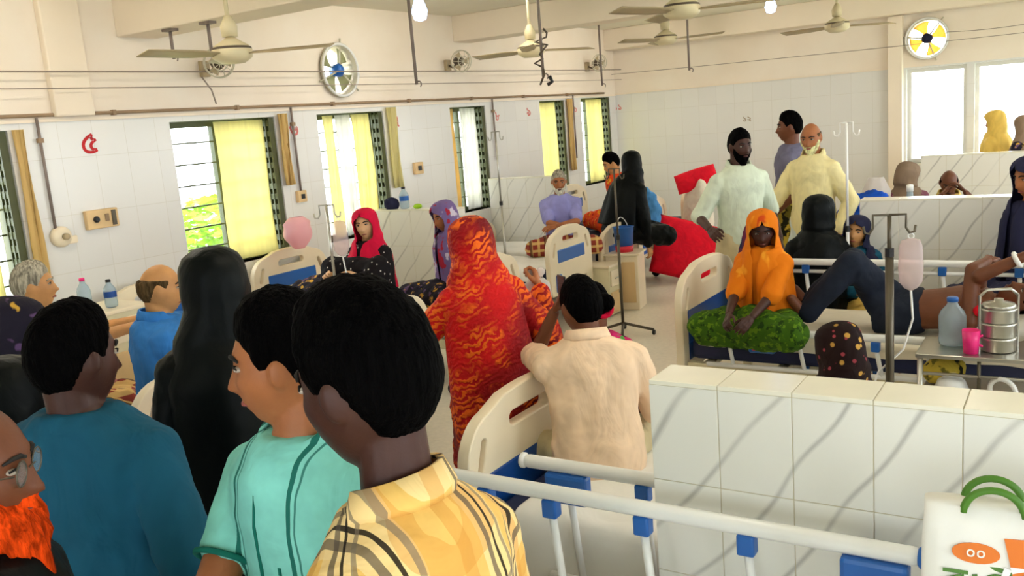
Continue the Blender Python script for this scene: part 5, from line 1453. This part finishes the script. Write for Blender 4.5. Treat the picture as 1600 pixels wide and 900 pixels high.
# printed carrier bag on the foreground bed
def carrier():
    c = at(1580, 800, 1.74)
    rz = math.radians(YAW - 28)
    o = thing('carrier_bag', 'white carrier bag with green handle and orange print on foreground bed', 'bag', (c.x, c.y, .6), rz)
    W, D, Hh = .34, .15, at(1550, 792, 1.74).z - .6; rows = []
    for i in range(14):
        t = i / 13; row = []
        for j in range(40):
            a = 2 * PI * j / 40; e = .45
            k = 1 - .10 * t; dk = (1 - .55 * t ** 2) * (.8 + .2 * min(1, t * 6))
            f = 1 + .02 * mnoise.noise(Vector((math.cos(a) * 3, math.sin(a) * 3, t * 5)))
            row.append((W / 2 * k * f * math.copysign(abs(math.cos(a)) ** e, math.cos(a)), D / 2 * dk * f * math.copysign(abs(math.sin(a)) ** e, math.sin(a)), Hh * t))
        rows.append(row)
    MB().quadgrid(rows, True, True, True).build('pouch', 'linen', o, True)
    for y in (-.03, .03):
        pts = [(.052 * math.cos(t) - .03, y, Hh - .01 + .05 * math.sin(t)) for t in np.linspace(0, PI, 18)]
        MB().tube(pts, .0075, 8).build('handle', 'bag_green', o, True)
    def front(z): return -D / 2 * (1 - .55 * (z / Hh) ** 2) - .0015
    ZO = Hh - .30
    def flat(name, pts, mat, par=o, off=0.):
        pts = [(x, z + ZO) for x, z in pts]
        mb = MB(); n = len(pts); b = [(x, front(z) - off - .0015, z) for x, z in pts]; a = [(x, front(z) - off + .0005, z) for x, z in pts]
        mb.v = b + a; mb.f = [tuple(range(n)), tuple(range(2 * n - 1, n - 1, -1))] + [(i, (i + 1) % n, n + (i + 1) % n, n + i) for i in range(n)]
        return mb.build(name, mat, par)
    blk = flat('orange_block', [(-.012, .25), (.10, .255), (.105, .10), (.03, .07), (.005, .17)], 'bag_orange')
    flat('orange_oval', [(-.06 + .042 * math.cos(t), .215 + .02 * math.sin(t)) for t in np.linspace(0, 2 * PI, 22)[:-1]], 'bag_orange')
    def glyph(s_, size, x, z, mat, rot, name, par=o):
        z += ZO; me = text_mesh(s_, size, .001); me.transform(Matrix.Rotation(rot, 4, 'Z')); me.transform(Matrix.Rotation(PI / 2, 4, 'X'))
        g_ = link(name, me, mat, par); g_.location = (x, front(z) - .003, z); g_.rotation_euler = (-.25, 0, 0)
    glyph('থ্রি', .12, .045, .175, 'white_pl', -1.25, 'white_lettering')
    glyph('০০', .03, -.06, .215, 'linen', 0, 'oval_lettering')
    glyph('ঔ', .09, -.03, .15, 'bag_green', -.1, 'green_lettering')
    glyph('ব', .07, -.095, .155, 'bag_green', 0, 'green_lettering')
M['pink'] = plain('pink_plastic', (240, 40, 130), .4); M['bag_green'] = plain('bag_green', (70, 120, 24), .5); M['bag_orange'] = plain('bag_orange', (226, 118, 24), .5)
carrier()

# drip stands
q = at(1390, 470, 4.15); tp = at(1405, 331, 4.15)
drip_stand('dark steel drip stand with two hooks before the shirtless patient', q.x, q.y, tp.z, 'dsteel', .07, .010, 'clear drip bag hanging beside the shirtless patient', math.radians(YAW - 20), .019, at(1388, 392, 4.15).z)
q = at(1324, 320, 5.86); drip_stand('thin white drip stand rising beside the child in dark scarf', q.x, q.y, at(1320, 191, 5.86).z, 'white_pl', .04, .008)
q = at(519, 400, 6.05); drip_stand('drip stand in front of the crimson-scarfed woman', q.x, q.y, at(527, 318, 6.05).z, 'steel', .05, .010, 'white drip bag hanging before the crimson-scarfed woman', math.radians(YAW))
q = at(966, 380, 7.6); drip_stand('slim dark drip stand left of the far footboards', q.x, q.y, at(963, 262, 7.6).z, 'dsteel', .05, .009)
q = at(784, 330, 9.2); drip_stand('pale drip stand left of the man in lavender', q.x, q.y, at(782, 205, 9.2).z, 'steel', .05, .009)

# steel table with the patient's things
tb = at(1530, 545, 4.25); TZ = tb.z
def steel_table():
    w, d = .9, .34; x0 = at(1432, 545, 4.3).x; cx, cy = x0 + w / 2, tb.y + .02
    o = thing('steel_table', 'stainless steel bedside table with shelf holding food tins', 'table', (cx, cy, 0))
    MB().box((0, 0, TZ - .012), (w, d, .02)).build('top', 'steel', o, bevel=.004)
    MB().box((0, 0, TZ - .2), (w - .04, d - .04, .015)).build('shelf', 'steel', o, bevel=.004)
    for sx in (-1, 1):
        for sy in (-1, 1): MB().tube([(sx * (w / 2 - .02), sy * (d / 2 - .02), 0), (sx * (w / 2 - .02), sy * (d / 2 - .02), TZ - .02)], .014, 10).build('leg', 'steel', o, True)
    for sx in (-.18, .1): MB().tube([(sx, -d / 2 + .02, TZ - .2), (sx, -d / 2 + .02, TZ - .02)], .008, 8).build('upright', 'dsteel', o, True)
    MB().tube([(-w / 2 + .02, -d / 2 + .02, TZ - .1), (w / 2 - .02, -d / 2 + .02, TZ - .1)], .008, 8).build('guard_bar', 'steel', o, True)
    return cx, cy
TCX, TCY = steel_table()
def on_table(x, dy=0.): return at_Y(x, 540, TCY + dy).x
bottle('large clear water bottle with blue cap on the steel table', (on_table(1487), TCY + .02, TZ), .062, .235, 'blue')
def tiffin(label, x, y, z):
    o = thing('tiffin_carrier', label, 'food carrier', (x, y, z), .4); r = .075
    for k in range(3):
        MB().lathe([(r * .94, 0), (r, .006), (r, .055), (r * 1.04, .058), (r * 1.04, .066), (r * .98, .068)], (0, 0, k * .069), n=28).build('tier', 'steel', o, True)
    MB().lathe([(r * 1.03, 0), (r * .9, .018), (.02, .026), (.02, .04), (.0, .042)], (0, 0, .207), n=28).build('lid', 'steel', o, True)
    for s_ in (-1, 1): MB().box((s_ * (r + .008), 0, .13), (.008, .018, .27)).build('side_strap', 'steel', o, bevel=.002)
    MB().tube([(-r - .008, 0, .26), (-r * .7, 0, .29), (r * .7, 0, .29), (r + .008, 0, .26)], .007, 8).build('handle', 'steel', o, True)
tiffin('stacked steel tiffin carrier on the bedside table', on_table(1560), TCY - .02, TZ)
o = thing('cup', 'bright pink plastic cup beside the clear bottle', 'cup', (on_table(1517, -.1), TCY - .1, TZ))
MB().lathe([(.032, 0), (.04, .11), (.037, .11), (.03, .006), (.0, .005)], n=20).build('body', 'pink', o, True)

MB().torus((.05, 0, .06), .025, .006, (0, 1, 0), 14, 6, -PI / 2, PI / 2).build('handle', 'pink', o, True)
pillow('white pillow under the shirtless patient, head end', (LY[0].location.x + .62, 5.32, .66), .46, .6, .16, 'linen', (0, -.25, .1))
heap('red_cloth', 'small folded red cloth on the white pillow', 'cloth', (at_Y(1548, 470, 5.1).x, 5.1, .71), (.10, .08, .07), 'redcloth', 3, .02)
heap('yellow_bag', 'yellow green bundle under the steel table top', 'bundle', (on_table(1475), TCY, TZ - .19), (.10, .09, .12), 'lungi_y', 4, .02)
o = thing('rice_bowl', 'upturned white bowl on the lower table shelf', 'bowl', (on_table(1487, -.1), TCY - .1, TZ - .19))
MB().lathe([(.075, 0), (.075, .012), (.06, .05), (.03, .07), (.0, .073)], n=24).build('body', 'white_pl', o, True)
MB().lathe([(.03, .07), (.032, .078), (.026, .078)], n=18).build('foot_ring', 'white_pl', o, True)
tag(MB().torus((on_table(1568, -.15), TCY - .15, TZ - .162), .06, .012, (.45, 1, .1), 30, 8).build('hose_coil', 'white_pl', None, True), 'coiled white hose hanging at the steel table front', 'hose')

# bottles and things by the left wall
z1 = at(150, 482, 5.5)
cabinet('cream bedside cabinet below the switch board', z1.x, z1.y, .46, .4, z1.z, PI / 2)
q = at(140, 482, 5.45); bottle('clear bottle with pink cap beside the old man', (q.x, q.y - .02, z1.z), .04, .2, 'pink')
q = at(176, 484, 5.5); bottle('clear bottle with dark label beside the blue-shirted man', (q.x, q.y, z1.z), .038, .17, 'blackpl', 'navy')
q = at_Y(633, 326, 6.53); bottle('clear bottle with blue label on the left tiled ledge', (q.x, 6.53, 1.18), .045, .2, 'blackpl', 'blue')
q = at_Y(613, 326, 6.53); heap('dark_bundle', 'rounded dark grey bundle on the left tiled ledge', 'bundle', (q.x, 6.53, 1.165), (.085, .06, .12), 'navycl', 6, .01)
q = at_Y(653, 326, 6.53); heap('green_packet', 'small green packet on the left tiled ledge', 'packet', (q.x, 6.53, 1.175), (.05, .04, .05), 'lime', 7, .01)
q = at_X(462, 388, -5.5); polybag('pink_bag', 'pink plastic bag hanging at the head of left bed', (-5.45, q.y, q.z), .28, .16, .26, 'pinkpoly', PI / 2, False)
heap('blanket', 'dark printed blanket heap on the crimson-scarfed woman bed', 'blanket', (-5.05, 5.1, .58), (.34, .24, .24), 'dark_pr', 8)
heap('blanket', 'white crumpled blanket on the bed behind the black-haired heads', 'blanket', (-4.3, 3.85, .58), (.55, .28, .22), 'linen', 9)
q = sa_root.matrix_basis @ Vector(sa.W[1] + unit(sa.W[1] - sa.E[1]) * .08)
polybag('white_bag', 'crumpled white polythene bag held by the woman in saree', (q.x, q.y, q.z - .15), .12, .08, .13, 'poly', .4)
heap('clothes', 'sky blue cloth bundle beside the far black burqa', 'cloth', (at(1008, 300, 9.45).x, at(1008, 300, 9.45).y, .56), (.16, .13, .5), 'skyblue', 11)
heap('clothes', 'royal blue cloth bundle near second partition corner', 'cloth', (at(1330, 330, 7.2).x + .14, 7.5, .56), (.26, .22, at(1330, 303, 7.2).z - .56), 'royal', 12, .08)
q = at_z(1052, 437, 0.)
pillow('large red cushion standing on the floor at the far aisle', (q.x + .2, q.y, .34), .78, .66, .26, 'redcloth', (1.25, .3, .55), 'red pillows')
q = at(1088, 280, 10.1)
pillow('red pillow propped high behind the farthest left bed', (q.x, q.y, q.z), .46, .26, .14, 'redcloth', (.9, -.25, .4), 'red pillows')
heap('clothes', 'dark navy maroon cloth heaped on footboard beside orange scarf', 'cloth', (at(1126, 420, 5.62).x + .12, 5.66, .56), (.10, .10, .55), 'lungi_n', 13, .04)
q = at_z(915, 440, .0); 
cabinet('cream cabinet standing below the man in lavender', -3.9, 7.56, .24, .32, .5, PI / 2)
q = at_z(977, 452, .0)
o = thing('bucket', 'blue bucket with red base in front of the far footboards', 'bucket', (at(976, 395, 8.8).x, at(976, 395, 8.8).y, .56))
MB().lathe([(.085, .06), (.10, .24), (.108, .245), (.095, .24), (.08, .065), (.0, .062)], n=24).build('body', 'blue', o, True)
MB().lathe([(.085, 0), (.09, .06), (.0, .062)], n=24).build('base', 'red_pl', o, True)
MB().torus((0, 0, .24), .1, .004, (1, 0, .3), 20, 6, 0, PI).build('handle', 'white_pl', o, True)
stool2 = thing('bedside_locker', 'low cream locker carrying the blue bucket', 'cabinet', (o.location.x, o.location.y, 0), .2)
MB().box((0, 0, .27), (.32, .3, .54)).build('body', 'cream', stool2, bevel=.01)
MB().box((0, -.155, .28), (.26, .012, .4)).build('door', 'wood', stool2, bevel=.003)
MB().box((0, 0, .55), (.36, .34, .02)).build('top', 'cream', stool2, bevel=.005)
q = at(1385, 300, 7.6); polybag('yellow_bag', 'pale yellow and white bag on the bed behind second partition', (q.x - .08, q.y, .56), .24, .16, at(1385, 276, 7.6).z - .56, 'poly', .3, False)
q = at(1432, 306, 7.0); bottle('tall clear jar in front of the woman in grey scarf', (q.x, 7.28, .57), .06, .62, 'white_pl')
for lb, xx, yy, hh in (('low blue stool under the burqa-clad woman near bed rail', at(1281, 400, 5.95).x, at(1281, 400, 5.95).y, .42), ('low blue stool under the child beside bed rail', at(1330, 400, 5.95).x + .04, at(1330, 400, 5.95).y, .40)):
    stool(lb, xx, yy, hh)
# phone in the peach-shirted man's raised hand
w = pe_root.matrix_basis @ Vector(pe.W[-1] + unit(pe.W[-1] - pe.E[-1]) * .09)
o = thing('mobile_phone', 'dark phone held by the man in peach shirt', 'phone', w, math.radians(YAW + 20))
MB().box((0, 0, 0), (.008, .07, .14)).build('case', 'blackpl', o, bevel=.003); MB().box((-.005, 0, 0), (.002, .062, .125)).build('screen', 'glass', o)

heap('bedding', 'rolled pale bedding under the high red pillow', 'bedding', (at(1088, 280, 10.1).x, at(1088, 280, 10.1).y, 0.), (.18, .16, at(1088, 280, 10.1).z - .03), 'linen2', 15, .03)
